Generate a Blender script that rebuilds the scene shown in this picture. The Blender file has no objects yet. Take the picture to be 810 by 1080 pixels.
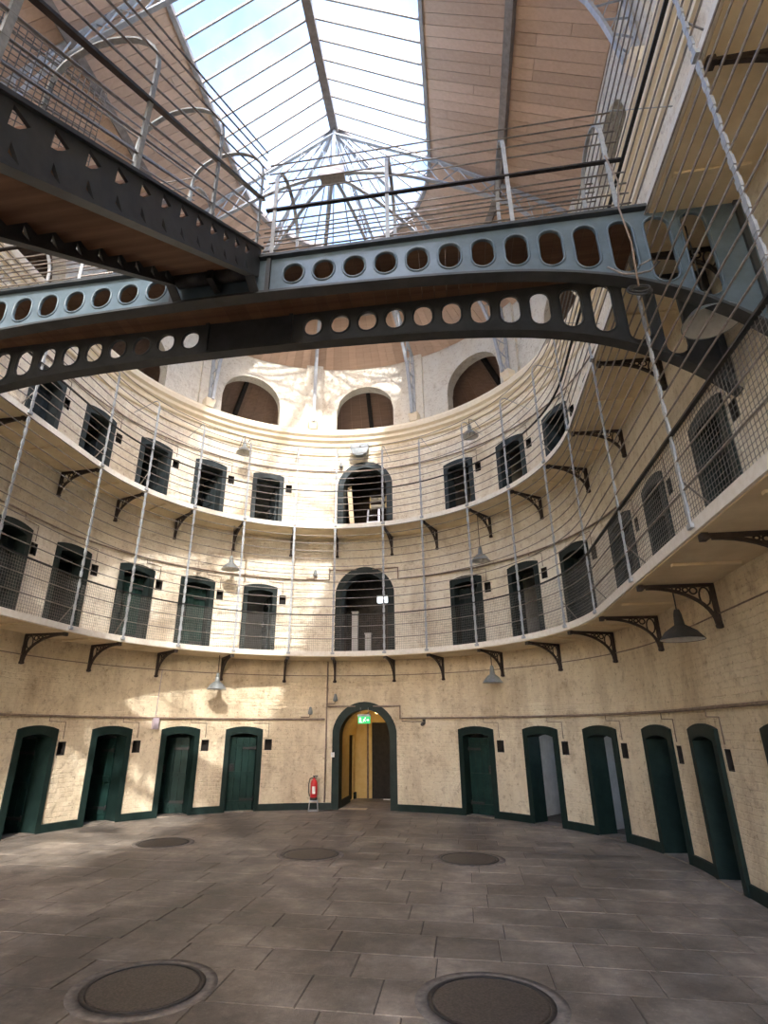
import bpy, math, random
from mathutils import Vector, Matrix
random.seed(7)
PI = math.pi
rad = math.radians
scene = bpy.context.scene
COL = scene.collection

# ---------------------------------------------------------------- camera
cam_d = bpy.data.cameras.new('camera')
cam = bpy.data.objects.new('camera', cam_d)
COL.objects.link(cam)
CAM = Vector((2.486, -9.222, 1.80))
cam.location = CAM
cam.rotation_euler = (PI / 2 + 0.3745, 0, 0.161)
cam_d.sensor_fit = 'VERTICAL'
cam_d.sensor_height = 36.0
cam_d.lens = 584.45 / 1080 * 36
cam_d.shift_x = 17.5 / 1080
cam_d.clip_end = 300
scene.camera = cam

# ---------------------------------------------------------------- sky, sun, exposure
SKY_STRENGTH = 0.36
SKY_DUST = 1.6
SUN_STRENGTH = 2.3
scene.view_settings.view_transform = 'Standard'
scene.view_settings.look = 'None'
scene.view_settings.gamma = 1.0
scene.view_settings.use_curve_mapping = False
scene.view_settings.exposure = 1.8
scene.cycles.max_bounces = 14
scene.cycles.diffuse_bounces = 10
scene.cycles.transparent_max_bounces = 24
scene.cycles.sample_clamp_indirect = 8.0
scene.cycles.caustics_reflective = False
scene.cycles.caustics_refractive = False

world = bpy.data.worlds.new('sky')
scene.world = world
world.use_nodes = True
wn, wl = world.node_tree.nodes, world.node_tree.links
wn.clear()
w_out = wn.new('ShaderNodeOutputWorld')
w_bg = wn.new('ShaderNodeBackground')
w_bg.inputs['Strength'].default_value = SKY_STRENGTH
w_tc = wn.new('ShaderNodeTexCoord')
w_no = wn.new('ShaderNodeTexNoise')
w_no.inputs['Scale'].default_value = 3.2
w_no.inputs['Detail'].default_value = 7
w_no.inputs['Roughness'].default_value = 0.55
w_rp = wn.new('ShaderNodeValToRGB')
w_rp.color_ramp.elements[0].position = 0.42
w_rp.color_ramp.elements[0].color = (0.84, 0.93, 1.05, 1)
w_rp.color_ramp.elements[1].position = 0.66
w_rp.color_ramp.elements[1].color = (1.85, 1.5, 1.27, 1)
w_sky = wn.new('ShaderNodeTexSky')
w_sky.sky_type = 'NISHITA'
w_sky.sun_disc = False
w_sky.sun_elevation = rad(36)
w_sky.sun_rotation = math.atan2(0.36, -1.33)
w_sky.air_density = 1.0
w_sky.dust_density = SKY_DUST
w_sky.ozone_density = 1.0
w_mul = wn.new('ShaderNodeMix'); w_mul.data_type = 'RGBA'; w_mul.blend_type = 'MULTIPLY'
w_mul.inputs['Factor'].default_value = 1.0
wl.new(w_tc.outputs['Generated'], w_no.inputs['Vector'])
wl.new(w_no.outputs['Fac'], w_rp.inputs['Fac'])
wl.new(w_sky.outputs['Color'], w_mul.inputs['A'])
wl.new(w_rp.outputs['Color'], w_mul.inputs['B'])
wl.new(w_mul.outputs['Result'], w_bg.inputs['Color'])
wl.new(w_bg.outputs['Background'], w_out.inputs['Surface'])

sun_d = bpy.data.lights.new('sun', 'SUN')
sun = bpy.data.objects.new('sun', sun_d)
COL.objects.link(sun)
sun_d.energy = SUN_STRENGTH
sun_d.angle = rad(1.1)
sun_d.color = (1.0, 0.955, 0.88)
sun.rotation_euler = Vector((-0.36, 1.33, -1.0)).to_track_quat('-Z', 'Y').to_euler()
sun.location = (4, -20, 30)

# ---------------------------------------------------------------- materials
def new_mat(name):
    m = bpy.data.materials.new(name)
    m.use_nodes = True
    n, l = m.node_tree.nodes, m.node_tree.links
    return m, n, l, n['Principled BSDF']

def noise(n, l, scale, detail=5, rough=0.6, coord='Object', vec=None):
    t = n.new('ShaderNodeTexNoise')
    t.inputs['Scale'].default_value = scale
    t.inputs['Detail'].default_value = detail
    t.inputs['Roughness'].default_value = rough
    if vec is None:
        tc = n.new('ShaderNodeTexCoord')
        vec = tc.outputs[coord]
    l.new(vec, t.inputs['Vector'])
    return t

def ramp(n, l, src, stops):
    r = n.new('ShaderNodeValToRGB')
    els = r.color_ramp.elements
    while len(els) < len(stops):
        els.new(0.5)
    for e, (p, c) in zip(els, stops):
        e.position = p
        e.color = (*c, 1) if len(c) == 3 else c
    l.new(src, r.inputs['Fac'])
    return r

def mix(n, l, a, b, fac, mode='MIX'):
    x = n.new('ShaderNodeMix')
    x.data_type = 'RGBA'
    x.blend_type = mode
    for sock, v in ((x.inputs['Factor'], fac), (x.inputs['A'], a), (x.inputs['B'], b)):
        if hasattr(v, 'is_output'):
            l.new(v, sock)
        else:
            sock.default_value = v if not isinstance(v, tuple) else (*v, 1)
    return x.outputs['Result']

def bump(n, l, bsdf, height, strength, dist=0.02, prev=None):
    b = n.new('ShaderNodeBump')
    b.inputs['Strength'].default_value = strength
    b.inputs['Distance'].default_value = dist
    l.new(height, b.inputs['Height'])
    if prev is not None:
        l.new(prev.outputs['Normal'], b.inputs['Normal'])
    l.new(b.outputs['Normal'], bsdf.inputs['Normal'])
    return b

def simple(name, c1, c2, rough=0.6, metal=0.0, scale=9.0, bstr=0.15, bdist=0.004):
    m, n, l, b = new_mat(name)
    t = noise(n, l, scale)
    r = ramp(n, l, t.outputs['Fac'], [(0.35, c1), (0.68, c2)])
    l.new(r.outputs['Color'], b.inputs['Base Color'])
    b.inputs['Roughness'].default_value = rough
    b.inputs['Metallic'].default_value = metal
    if bstr:
        bump(n, l, b, t.outputs['Fac'], bstr, bdist)
    return m

def wall_mat(name, light, dark, stain, brick=1.0):
    m, n, l, b = new_mat(name)
    uv = n.new('ShaderNodeUVMap')
    nz = noise(n, l, 0.9, 6, 0.62)
    nf = noise(n, l, 14, 6, 0.7)
    r = ramp(n, l, nz.outputs['Fac'], [(0.34, dark), (0.62, light)])
    # damp stains running down the wall
    mp = n.new('ShaderNodeMapping')
    mp.inputs['Scale'].default_value = (1.3, 0.32, 1)
    l.new(uv.outputs['UV'], mp.inputs['Vector'])
    ns = noise(n, l, 1.0, 7, 0.68, vec=mp.outputs['Vector'])
    rs = ramp(n, l, ns.outputs['Fac'], [(0.47, (0, 0, 0)), (0.72, (0.9, 0.9, 0.9))])
    c = mix(n, l, r.outputs['Color'], stain, rs.outputs['Color'])
    nk = noise(n, l, 3.2, 8, 0.75)
    rk = ramp(n, l, nk.outputs['Fac'], [(0.32, (0.66, 0.60, 0.54)), (0.47, (1, 1, 1)), (0.62, (1.0, 1.0, 1.0)), (0.72, (1.07, 1.05, 1.02))])
    c = mix(n, l, c, rk.outputs['Color'], 0.8, 'MULTIPLY')
    rf = ramp(n, l, nf.outputs['Fac'], [(0.30, (0.58, 0.52, 0.46)), (0.44, (1, 1, 1))])
    c = mix(n, l, c, rf.outputs['Color'], 1.0, 'MULTIPLY')
    l.new(c, b.inputs['Base Color'])
    b.inputs['Roughness'].default_value = 0.75
    br = n.new('ShaderNodeTexBrick')
    br.inputs['Scale'].default_value = 1.0
    br.inputs['Brick Width'].default_value = 0.235
    br.inputs['Row Height'].default_value = 0.085
    br.inputs['Mortar Size'].default_value = 0.012
    br.inputs['Mortar Smooth'].default_value = 1.0
    br.inputs['Color1'].default_value = (1, 1, 1, 1)
    br.inputs['Color2'].default_value = (0.7, 0.7, 0.7, 1)
    br.inputs['Mortar'].default_value = (0, 0, 0, 1)
    # wobble the courses so the paint-clogged joints look hand laid
    wob = noise(n, l, 3.5, 3, 0.5, vec=uv.outputs['UV'])
    va = n.new('ShaderNodeVectorMath'); va.operation = 'SCALE'
    va.inputs['Scale'].default_value = 0.05
    l.new(wob.outputs['Color'], va.inputs[0])
    vb = n.new('ShaderNodeVectorMath'); vb.operation = 'ADD'
    l.new(uv.outputs['UV'], vb.inputs[0]); l.new(va.outputs['Vector'], vb.inputs[1])
    l.new(vb.outputs['Vector'], br.inputs['Vector'])
    b1 = bump(n, l, b, br.outputs['Color'], 0.5 * brick, 0.02)
    nm = noise(n, l, 5.5, 7, 0.66)
    bump(n, l, b, nm.outputs['Fac'], 0.75, 0.07, b1)
    return m

M = {}
M['wall'] = wall_mat('cream_limewash_brick', (0.84, 0.745, 0.565), (0.74, 0.63, 0.455), (0.47, 0.36, 0.235))
M['upper'] = wall_mat('pale_cream_limewash_brick', (0.90, 0.85, 0.735), (0.84, 0.775, 0.64), (0.60, 0.51, 0.38))
M['clere'] = wall_mat('off_white_plaster', (0.70, 0.68, 0.605), (0.655, 0.63, 0.555), (0.62, 0.57, 0.47), 0.15)
M['trim'] = simple('cream_moulding', (0.80, 0.72, 0.56), (0.86, 0.79, 0.64), 0.65, bstr=0.2)
M['soffit'] = simple('ochre_soffit_paint', (0.70, 0.58, 0.38), (0.84, 0.72, 0.51), 0.7, scale=3, bstr=0.25)
M['edge'] = simple('white_edge_paint', (0.76, 0.72, 0.63), (0.86, 0.83, 0.76), 0.5, scale=14)
M['cell'] = simple('grey_cell_plaster', (0.50, 0.50, 0.49), (0.62, 0.62, 0.61), 0.85, scale=5, bstr=0.4)
M['passage'] = simple('yellow_passage_plaster', (0.62, 0.45, 0.17), (0.70, 0.54, 0.24), 0.8, scale=6, bstr=0.4)
M['dark'] = simple('dark_timber_and_niche_shade', (0.012, 0.011, 0.010), (0.026, 0.022, 0.019), 0.85)
M['lobby'] = simple('lobby_shade_brown', (0.035, 0.028, 0.022), (0.075, 0.058, 0.045), 0.8)  # dark brown stands in for the unlit lobby interiors
M['iron'] = simple('black_iron', (0.022, 0.022, 0.024), (0.045, 0.042, 0.042), 0.5, 0.3, 20)
M['bracket'] = simple('rust_black_iron', (0.03, 0.022, 0.02), (0.06, 0.042, 0.036), 0.6, 0.2, 20)
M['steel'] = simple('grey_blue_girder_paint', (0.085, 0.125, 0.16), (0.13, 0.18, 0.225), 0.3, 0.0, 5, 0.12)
M['dgirder'] = simple('dark_slate_and_girder_shade', (0.03, 0.035, 0.04), (0.052, 0.058, 0.064), 0.5, 0.0, 6, 0.12)  # also carries the far girder's shade in its colour
M['post'] = simple('pale_grey_post_paint', (0.30, 0.33, 0.36), (0.44, 0.47, 0.50), 0.42, 0.0, 24)
M['rod'] = simple('dull_steel_rod', (0.20, 0.18, 0.165), (0.33, 0.30, 0.27), 0.42, 0.5, 24, 0)
M['mesh'] = simple('wire_mesh', (0.13, 0.125, 0.12), (0.22, 0.21, 0.20), 0.5, 0.4, 24, 0)
M['truss'] = simple('pale_blue_truss_paint', (0.34, 0.38, 0.44), (0.46, 0.50, 0.55), 0.5, 0.0, 9)
M['bar'] = simple('glazing_bar_paint', (0.20, 0.18, 0.17), (0.30, 0.275, 0.26), 0.6, 0.0, 9)
M['pipe'] = simple('taupe_pipe', (0.20, 0.15, 0.115), (0.32, 0.25, 0.20), 0.6, 0.0, 12)
M['cable'] = simple('black_cable', (0.02, 0.02, 0.02), (0.05, 0.045, 0.04), 0.6, 0.0, 12, 0)
M['zinc'] = simple('grey_enamel', (0.20, 0.23, 0.24), (0.30, 0.33, 0.34), 0.35, 0.2, 12)
M['lampin'] = simple('white_enamel', (0.6, 0.6, 0.58), (0.72, 0.72, 0.7), 0.3, 0.0, 12, 0)
M['lilac'] = simple('lilac_plastic', (0.42, 0.36, 0.42), (0.5, 0.44, 0.5), 0.5, 0.0, 12, 0)
M['white'] = simple('white_plastic', (0.75, 0.75, 0.73), (0.84, 0.84, 0.82), 0.4, 0.0, 12, 0)
M['red'] = simple('red_enamel', (0.55, 0.015, 0.02), (0.66, 0.03, 0.035), 0.3, 0.0, 8, 0)
M['brass'] = simple('worn_brass', (0.5, 0.36, 0.14), (0.6, 0.45, 0.2), 0.35, 0.9, 12)
M['alu'] = simple('aluminium', (0.62, 0.63, 0.64), (0.75, 0.76, 0.77), 0.35, 0.7, 12, 0)
M['board'] = simple('pale_raw_timber', (0.55, 0.43, 0.28), (0.68, 0.55, 0.38), 0.7)
M['deckwood'] = simple('brown_deck_timber', (0.145, 0.075, 0.042), (0.25, 0.14, 0.083), 0.62, 0, 6, 0.2)

def green_mat(name, base, mid, wear, amount):
    m, n, l, b = new_mat(name)
    t = noise(n, l, 5)
    r = ramp(n, l, t.outputs['Fac'], [(0.3, base), (0.7, mid)])
    t2 = noise(n, l, 19, 8, 0.75)
    r2 = ramp(n, l, t2.outputs['Fac'], [(amount, (0, 0, 0)), (amount + 0.03, (1, 1, 1))])
    c = mix(n, l, r.outputs['Color'], wear, r2.outputs['Color'])
    l.new(c, b.inputs['Base Color'])
    b.inputs['Roughness'].default_value = 0.5
    b.inputs['Specular IOR Level'].default_value = 0.22
    bump(n, l, b, t2.outputs['Fac'], 0.3, 0.006)
    return m
M['green'] = green_mat('bottle_green_gloss', (0.006, 0.0155, 0.014), (0.013, 0.029, 0.026), (0.42, 0.45, 0.41), 0.715)
M['green_leaf'] = green_mat('bottle_green_leaf', (0.007, 0.023, 0.020), (0.015, 0.045, 0.039), (0.5, 0.55, 0.51), 0.70)
M['slate_frame'] = green_mat('slate_green_frame', (0.010, 0.017, 0.017), (0.022, 0.033, 0.033), (0.4, 0.42, 0.42), 0.70)
M['blue_frame'] = green_mat('blue_grey_frame', (0.022, 0.031, 0.035), (0.05, 0.066, 0.075), (0.5, 0.52, 0.53), 0.69)

def wood_mat(name, cols, rough=0.55, axis=(0.6, 9, 9)):
    m, n, l, b = new_mat(name)
    tc = n.new('ShaderNodeTexCoord')
    oi = n.new('ShaderNodeObjectInfo')
    mp = n.new('ShaderNodeMapping')
    mp.inputs['Scale'].default_value = axis
    l.new(tc.outputs['Object'], mp.inputs['Vector'])
    t = noise(n, l, 2.0, 6, 0.6, vec=mp.outputs['Vector'])
    r = ramp(n, l, t.outputs['Fac'], [(0.3, cols[0]), (0.7, cols[1])])
    r2 = ramp(n, l, oi.outputs['Random'], [(0.0, (0.82, 0.80, 0.78)), (1.0, (1.06, 1.05, 1.04))])
    c = mix(n, l, r.outputs['Color'], r2.outputs['Color'], 1.0, 'MULTIPLY')
    l.new(c, b.inputs['Base Color'])
    b.inputs['Roughness'].default_value = rough
    bump(n, l, b, t.outputs['Fac'], 0.12, 0.004)
    return m
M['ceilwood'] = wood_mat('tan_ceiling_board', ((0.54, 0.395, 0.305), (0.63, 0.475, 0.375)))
M['attic'] = wood_mat('attic_shade_sarking', ((0.21, 0.135, 0.095), (0.30, 0.20, 0.145)))  # ceiling boards' colour darkened to stand in for the deep attic's shade
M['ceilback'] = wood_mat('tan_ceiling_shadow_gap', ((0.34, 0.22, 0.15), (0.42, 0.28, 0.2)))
M['plank'] = wood_mat('brown_deck_board', ((0.15, 0.077, 0.043), (0.24, 0.135, 0.08)))

def stone_mat():
    m, n, l, b = new_mat('worn_flagstone')
    oi = n.new('ShaderNodeObjectInfo')
    geo = n.new('ShaderNodeNewGeometry')
    t = noise(n, l, 2.4, 10, 0.74, vec=geo.outputs['Position'])
    r = ramp(n, l, t.outputs['Fac'], [(0.30, (0.10, 0.087, 0.075)), (0.50, (0.255, 0.222, 0.19)), (0.66, (0.42, 0.37, 0.315))])
    r2 = ramp(n, l, oi.outputs['Random'], [(0.0, (0.84, 0.84, 0.84)), (1.0, (1.10, 1.09, 1.07))])
    c = mix(n, l, r.outputs['Color'], r2.outputs['Color'], 1.0, 'MULTIPLY')
    t3 = noise(n, l, 22, 8, 0.75, vec=geo.outputs['Position'])
    r3 = ramp(n, l, t3.outputs['Fac'], [(0.55, (0, 0, 0)), (0.72, (0.8, 0.8, 0.8))])
    c = mix(n, l, c, (0.42, 0.385, 0.34), r3.outputs['Color'])
    t4 = noise(n, l, 0.55, 6, 0.7, vec=geo.outputs['Position'])
    r4 = ramp(n, l, t4.outputs['Fac'], [(0.40, (0.48, 0.47, 0.47)), (0.60, (1.12, 1.11, 1.09))])
    c = mix(n, l, c, r4.outputs['Color'], 1.0, 'MULTIPLY')
    l.new(c, b.inputs['Base Color'])
    rr = ramp(n, l, t.outputs['Fac'], [(0.3, (0.36,) * 3), (0.7, (0.60,) * 3)])
    l.new(rr.outputs['Color'], b.inputs['Roughness'])
    bump(n, l, b, t3.outputs['Fac'], 0.6, 0.012)
    return m
M['stone'] = stone_mat()
M['joint'] = simple('dark_floor_joint', (0.085, 0.075, 0.064), (0.15, 0.13, 0.11), 0.9, bstr=0.4)
M['manhole'] = simple('cast_iron_cover', (0.05, 0.043, 0.037), (0.12, 0.102, 0.088), 0.5, 0.25, 60)
M['collar'] = simple('cement_collar', (0.13, 0.115, 0.10), (0.26, 0.23, 0.20), 0.8, 0, 14)

def glass_mat():
    m, n, l, b = new_mat('skylight_glass')
    n.remove(b)
    out = [x for x in n if x.type == 'OUTPUT_MATERIAL'][0]
    tr = n.new('ShaderNodeBsdfTransparent'); tr.inputs['Color'].default_value = (0.95, 0.97, 0.98, 1)
    gl = n.new('ShaderNodeBsdfGlossy'); gl.inputs['Roughness'].default_value = 0.08
    mx = n.new('ShaderNodeMixShader'); mx.inputs['Fac'].default_value = 0.06
    l.new(tr.outputs[0], mx.inputs[1]); l.new(gl.outputs[0], mx.inputs[2])
    l.new(mx.outputs[0], out.inputs['Surface'])
    return m
M['glass'] = glass_mat()

def emit_mat(name, col, s):
    m, n, l, b = new_mat(name)
    b.inputs['Base Color'].default_value = (*col, 1)
    b.inputs['Emission Color'].default_value = (*col, 1)
    b.inputs['Emission Strength'].default_value = s
    return m
M['tube'] = emit_mat('fluorescent_glow', (0.85, 0.97, 1.0), 1.2)
M['exit'] = emit_mat('exit_sign_green', (0.02, 0.55, 0.16), 0.22)
M['exitw'] = emit_mat('exit_sign_white', (0.9, 1.0, 0.92), 0.28)
M['bulb'] = emit_mat('warm_bulb', (1.0, 0.72, 0.32), 1.5)

# ---------------------------------------------------------------- mesh helpers
class MB:
    def __init__(self):
        self.v, self.f, self.uv, self.sm = [], [], [], []
    def face(self, pts, uv=None, smooth=False):
        i = len(self.v)
        self.v += [tuple(p) for p in pts]
        self.f.append(tuple(range(i, i + len(pts))))
        self.uv.append(uv)
        self.sm.append(smooth)
    def box(self, c, s, mat=None):
        x, y, z = (q / 2 for q in s)
        p = [Vector((a * x, b * y, d * z)) for d in (-1, 1) for b in (-1, 1) for a in (-1, 1)]
        if mat is not None:
            p = [mat @ q for q in p]
        p = [q + Vector(c) for q in p]
        i = len(self.v)
        self.v += [tuple(q) for q in p]
        for f in ((0, 2, 3, 1), (4, 5, 7, 6), (0, 1, 5, 4), (2, 6, 7, 3), (0, 4, 6, 2), (1, 3, 7, 5)):
            self.f.append(tuple(i + k for k in f)); self.uv.append(None); self.sm.append(False)
        return self
    def hexa(self, p):
        i = len(self.v)
        self.v += [tuple(q) for q in p]
        for f in ((0, 2, 3, 1), (4, 5, 7, 6), (0, 1, 5, 4), (2, 6, 7, 3), (0, 4, 6, 2), (1, 3, 7, 5)):
            self.f.append(tuple(i + k for k in f)); self.uv.append(None); self.sm.append(False)
        return self
    def bar(self, a, b, w, h, up=(0, 0, 1)):
        """rectangular bar from a to b, w across, h along up"""
        a, b = Vector(a), Vector(b)
        d = (b - a).normalized()
        s = d.cross(Vector(up))
        if s.length < 1e-4:
            s = d.cross(Vector((1, 0, 0)))
        s.normalize()
        u = s.cross(d).normalized()
        p = []
        for q in (a, b):
            for k in (-1, 1):
                for j in (-1, 1):
                    p.append(q + s * (j * w / 2) + u * (k * h / 2))
        return self.hexa(p)
    def tube(self, pts, r, n=6, closed=False, cap=True, smooth=True):
        pts = [Vector(p) for p in pts]
        N = len(pts)
        rs = r if isinstance(r, (list, tuple)) else [r] * N
        base = len(self.v)
        up = None
        for k, p in enumerate(pts):
            a = pts[(k - 1) % N] if (closed or k) else p
            b = pts[(k + 1) % N] if (closed or k < N - 1) else p
            t = (b - a).normalized()
            if up is None:
                up = Vector((0, 0, 1)) if abs(t.z) < 0.9 else Vector((1, 0, 0))
            s = t.cross(up)
            if s.length < 1e-5:
                s = t.cross(Vector((0.3, 0.9, 0.1)))
            s.normalize()
            up = s.cross(t).normalized()
            for j in range(n):
                an = 2 * PI * (j + 0.5) / n
                self.v.append(tuple(p + s * (rs[k] * math.cos(an)) + up * (rs[k] * math.sin(an))))
        for k in range(N if closed else N - 1):
            k2 = (k + 1) % N
            for j in range(n):
                j2 = (j + 1) % n
                self.f.append((base + k * n + j, base + k * n + j2, base + k2 * n + j2, base + k2 * n + j))
                self.uv.append(None); self.sm.append(smooth)
        if cap and not closed:
            self.f.append(tuple(base + j for j in range(n))[::-1]); self.uv.append(None); self.sm.append(False)
            self.f.append(tuple(base + (N - 1) * n + j for j in range(n))); self.uv.append(None); self.sm.append(False)
        return self
    def lathe(self, prof, c=(0, 0, 0), n=20, smooth=True):
        base = len(self.v)
        for (r, z) in prof:
            for j in range(n):
                a = 2 * PI * j / n
                self.v.append((c[0] + r * math.cos(a), c[1] + r * math.sin(a), c[2] + z))
        for k in range(len(prof) - 1):
            for j in range(n):
                j2 = (j + 1) % n
                self.f.append((base + k * n + j, base + k * n + j2, base + (k + 1) * n + j2, base + (k + 1) * n + j))
                self.uv.append(None); self.sm.append(smooth)
        return self
    def prism(self, poly, fn, d0, d1):
        """poly of (u,v) extruded between depths d0,d1 through fn(u,v,d)"""
        a = [fn(u, v, d0) for u, v in poly]
        b = [fn(u, v, d1) for u, v in poly]
        self.face(a); self.face(b[::-1])
        for k in range(len(poly)):
            k2 = (k + 1) % len(poly)
            self.face([a[k], b[k], b[k2], a[k2]])
        return self
    def ring(self, outer, inner, fn, d0, d1):
        """open band between two equal-length polylines of (u,v)"""
        for k in range(len(outer) - 1):
            o0, o1, i0, i1 = outer[k], outer[k + 1], inner[k], inner[k + 1]
            self.face([fn(*o0, d0), fn(*o1, d0), fn(*i1, d0), fn(*i0, d0)])
            self.face([fn(*o0, d1), fn(*i0, d1), fn(*i1, d1), fn(*o1, d1)])
            self.face([fn(*o0, d0), fn(*o0, d1), fn(*o1, d1), fn(*o1, d0)])
            self.face([fn(*i0, d0), fn(*i1, d0), fn(*i1, d1), fn(*i0, d1)])
        for k in (0, -1):
            o, i = outer[k], inner[k]
            self.face([fn(*o, d0), fn(*i, d0), fn(*i, d1), fn(*o, d1)])
        return self
    def mesh(self, name, mat):
        me = bpy.data.meshes.new(name)
        me.from_pydata(self.v, [], self.f)
        if any(u is not None for u in self.uv):
            lay = me.uv_layers.new(name='UVMap')
            k = 0
            for f, u in zip(self.f, self.uv):
                for j in range(len(f)):
                    lay.data[k].uv = u[j] if u else (self.v[f[j]][0], self.v[f[j]][2])
                    k += 1
        me.polygons.foreach_set('use_smooth', self.sm)
        me.materials.append(M[mat] if isinstance(mat, str) else mat)
        me.update()
        return me

def props(o, label=None, cat=None, group=None, kind=None):
    if label: o['label'] = label
    if cat: o['category'] = cat
    if group: o['group'] = group
    if kind: o['kind'] = kind
    return o

def obj(name, mb, mat, parent=None, loc=None, rotz=None, **kw):
    me = mb if isinstance(mb, bpy.types.Mesh) else mb.mesh(name, mat)
    o = bpy.data.objects.new(name, me)
    COL.objects.link(o)
    if parent is not None: o.parent = parent
    if loc is not None: o.location = loc
    if rotz is not None: o.rotation_euler = (0, 0, rotz)
    return props(o, **kw)

def empty(name, loc=(0, 0, 0), rotz=0.0, **kw):
    o = bpy.data.objects.new(name, None)
    o.empty_display_size = 0.2
    COL.objects.link(o)
    o.location = loc
    o.rotation_euler = (0, 0, rotz)
    return props(o, **kw)

def copy_obj(o, parent=None):
    c = o.copy()
    COL.objects.link(c)
    c.parent = parent
    return c

# ---------------------------------------------------------------- plan of the hall
R = 5.65                      # inner face of the wall
RG = 4.73                     # gallery edge
T = 0.34                      # wall thickness
RO = 8.30                     # outer face of the cells
S90 = R * PI / 2
YEND = -24.0
SEND = S90 - YEND
Z1, Z2, ZC = 3.60, 7.00, 9.95

def P(s, z, r=R):
    if abs(s) <= S90:
        a = s / R
        return Vector((r * math.sin(a), r * math.cos(a), z))
    return Vector((math.copysign(r, s), -(abs(s) - S90), z))

def wall_angle(s):
    return max(-PI / 2, min(PI / 2, s / R))

def srange(a, b, step):
    """sample s finely on the curve, coarsely on the straights"""
    out = [a]
    marks = sorted([m for m in (-S90, S90) if a < m < b])
    ends = marks + [b]
    cur = a
    for e in ends:
        mid = (cur + e) / 2
        st = step if abs(mid) < S90 else 50.0
        n = max(1, math.ceil((e - cur) / st))
        out += [cur + (e - cur) * k / n for k in range(1, n + 1)]
        cur = e
    return out

def pierced(m, bounds, zbot, ztop, openings, fn, d0, d1, uv=True, back=True, ends=True):
    """wall-like plate in (s,z): openings are dicts s0,s1,bot(s),top(s),n"""
    bs = set(round(b, 5) for b in bounds)
    lo, hi = min(bs), max(bs)
    for o in openings:
        n = o.get('n', 1)
        for k in range(n + 1):
            q = o['s0'] + (o['s1'] - o['s0']) * k / n
            if lo < q < hi: bs.add(round(q, 5))
    bs = sorted(bs)
    def quad(a, za0, za1, b, zb0, zb1, d):
        pts = [fn(a, za0, d), fn(b, zb0, d), fn(b, zb1, d), fn(a, za1, d)]
        m.face(pts, [(a, za0), (b, zb0), (b, zb1), (a, za1)] if uv else None)
    for a, b in zip(bs[:-1], bs[1:]):
        mid = (a + b) / 2
        here = sorted([o for o in openings if o['s0'] - 1e-4 < mid < o['s1'] + 1e-4], key=lambda o: o['bot'](mid))
        pa, pb = zbot(a), zbot(b)
        for o in here:
            ba, bb, ta, tb = o['bot'](a), o['bot'](b), o['top'](a), o['top'](b)
            if max(ba - pa, bb - pb) > 1e-5:
                quad(a, pa, ba, b, pb, bb, d0)
                if back: quad(a, pa, ba, b, pb, bb, d1)
                m.face([fn(a, ba, d0), fn(b, bb, d0), fn(b, bb, d1), fn(a, ba, d1)], [(a, ba), (b, bb), (b, bb + .2), (a, ba + .2)] if uv else None)
            m.face([fn(a, ta, d0), fn(a, ta, d1), fn(b, tb, d1), fn(b, tb, d0)], [(a, ta), (a, ta + .2), (b, tb + .2), (b, tb)] if uv else None)
            pa, pb = ta, tb
        quad(a, pa, ztop(a), b, pb, ztop(b), d0)
        if back: quad(a, pa, ztop(a), b, pb, ztop(b), d1)
        if back:
            m.face([fn(a, ztop(a), d0), fn(b, ztop(b), d0), fn(b, ztop(b), d1), fn(a, ztop(a), d1)], [(a, 0), (b, 0), (b, .2), (a, .2)] if uv else None)
            m.face([fn(a, zbot(a), d0), fn(a, zbot(a), d1), fn(b, zbot(b), d1), fn(b, zbot(b), d0)], [(a, 0), (a, .2), (b, .2), (b, 0)] if uv else None)
    for o in openings:
        for s in (o['s0'], o['s1']):
            if lo - 1e-6 < s < hi + 1e-6 and o['top'](s) - o['bot'](s) > 1e-4:
                zb, zt = o['bot'](s), o['top'](s)
                m.face([fn(s, zb, d0), fn(s, zt, d0), fn(s, zt, d1), fn(s, zb, d1)], [(s, zb), (s, zt), (s + .3, zt), (s + .3, zb)] if uv else None)
    if ends and back:
        for s in (lo, hi):
            m.face([fn(s, zbot(s), d0), fn(s, ztop(s), d0), fn(s, ztop(s), d1), fn(s, zbot(s), d1)], [(0, 0), (0, 1), (1, 1), (1, 0)] if uv else None)
    return m

def const(z): return lambda s: z
def seg_top(c, w, spring, rise):
    return lambda s: spring + rise * max(0.0, 1 - ((s - c) / w) ** 2)
def arch_top(c, w, spring):
    return lambda s: spring + math.sqrt(max(0.0, w * w - (s - c) ** 2))

# ---------------------------------------------------------------- openings
DOOR_S = [2.88, 4.57, 6.18, 7.87, 9.50, 11.60, 13.70]
LEVEL_Z = [0.0, Z1, Z2]
DOOR_W = 0.335
def door_s(level, side, k):
    s = DOOR_S[k] * side
    if level == 0 and side == -1 and k == 0: s = -3.03
    return s
SPRING = [1.66, 5.28, 8.62]      # spring of the clear opening
LUN_S = [0.0] + [q * sg for q in (3.58, 7.12, 10.65, 14.2, 17.75, 21.3) for sg in (1, -1)]
openings = []
niches = []
for lv in range(3):
    for side in (-1, 1):
        for k in range(7):
            c = door_s(lv, side, k)
            w = DOOR_W + 0.02
            openings.append(dict(s0=c - w, s1=c + w, bot=const(LEVEL_Z[lv]), top=seg_top(c, w, SPRING[lv] + 0.02, 0.06), n=6))
            zc = (1.33, 4.98, 8.30)[lv]
            niches.append((c + 0.61, zc))
            openings.append(dict(s0=c + 0.52, s1=c + 0.70, bot=const(zc), top=const(zc + 0.25), n=1))
ARCH_W = 0.65
ARCH_SPRING = [1.64, 5.22, 8.50]
for lv in range(3):
    openings.append(dict(s0=-ARCH_W, s1=ARCH_W, bot=const(LEVEL_Z[lv]), top=arch_top(0, ARCH_W, ARCH_SPRING[lv]), n=20))
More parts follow.
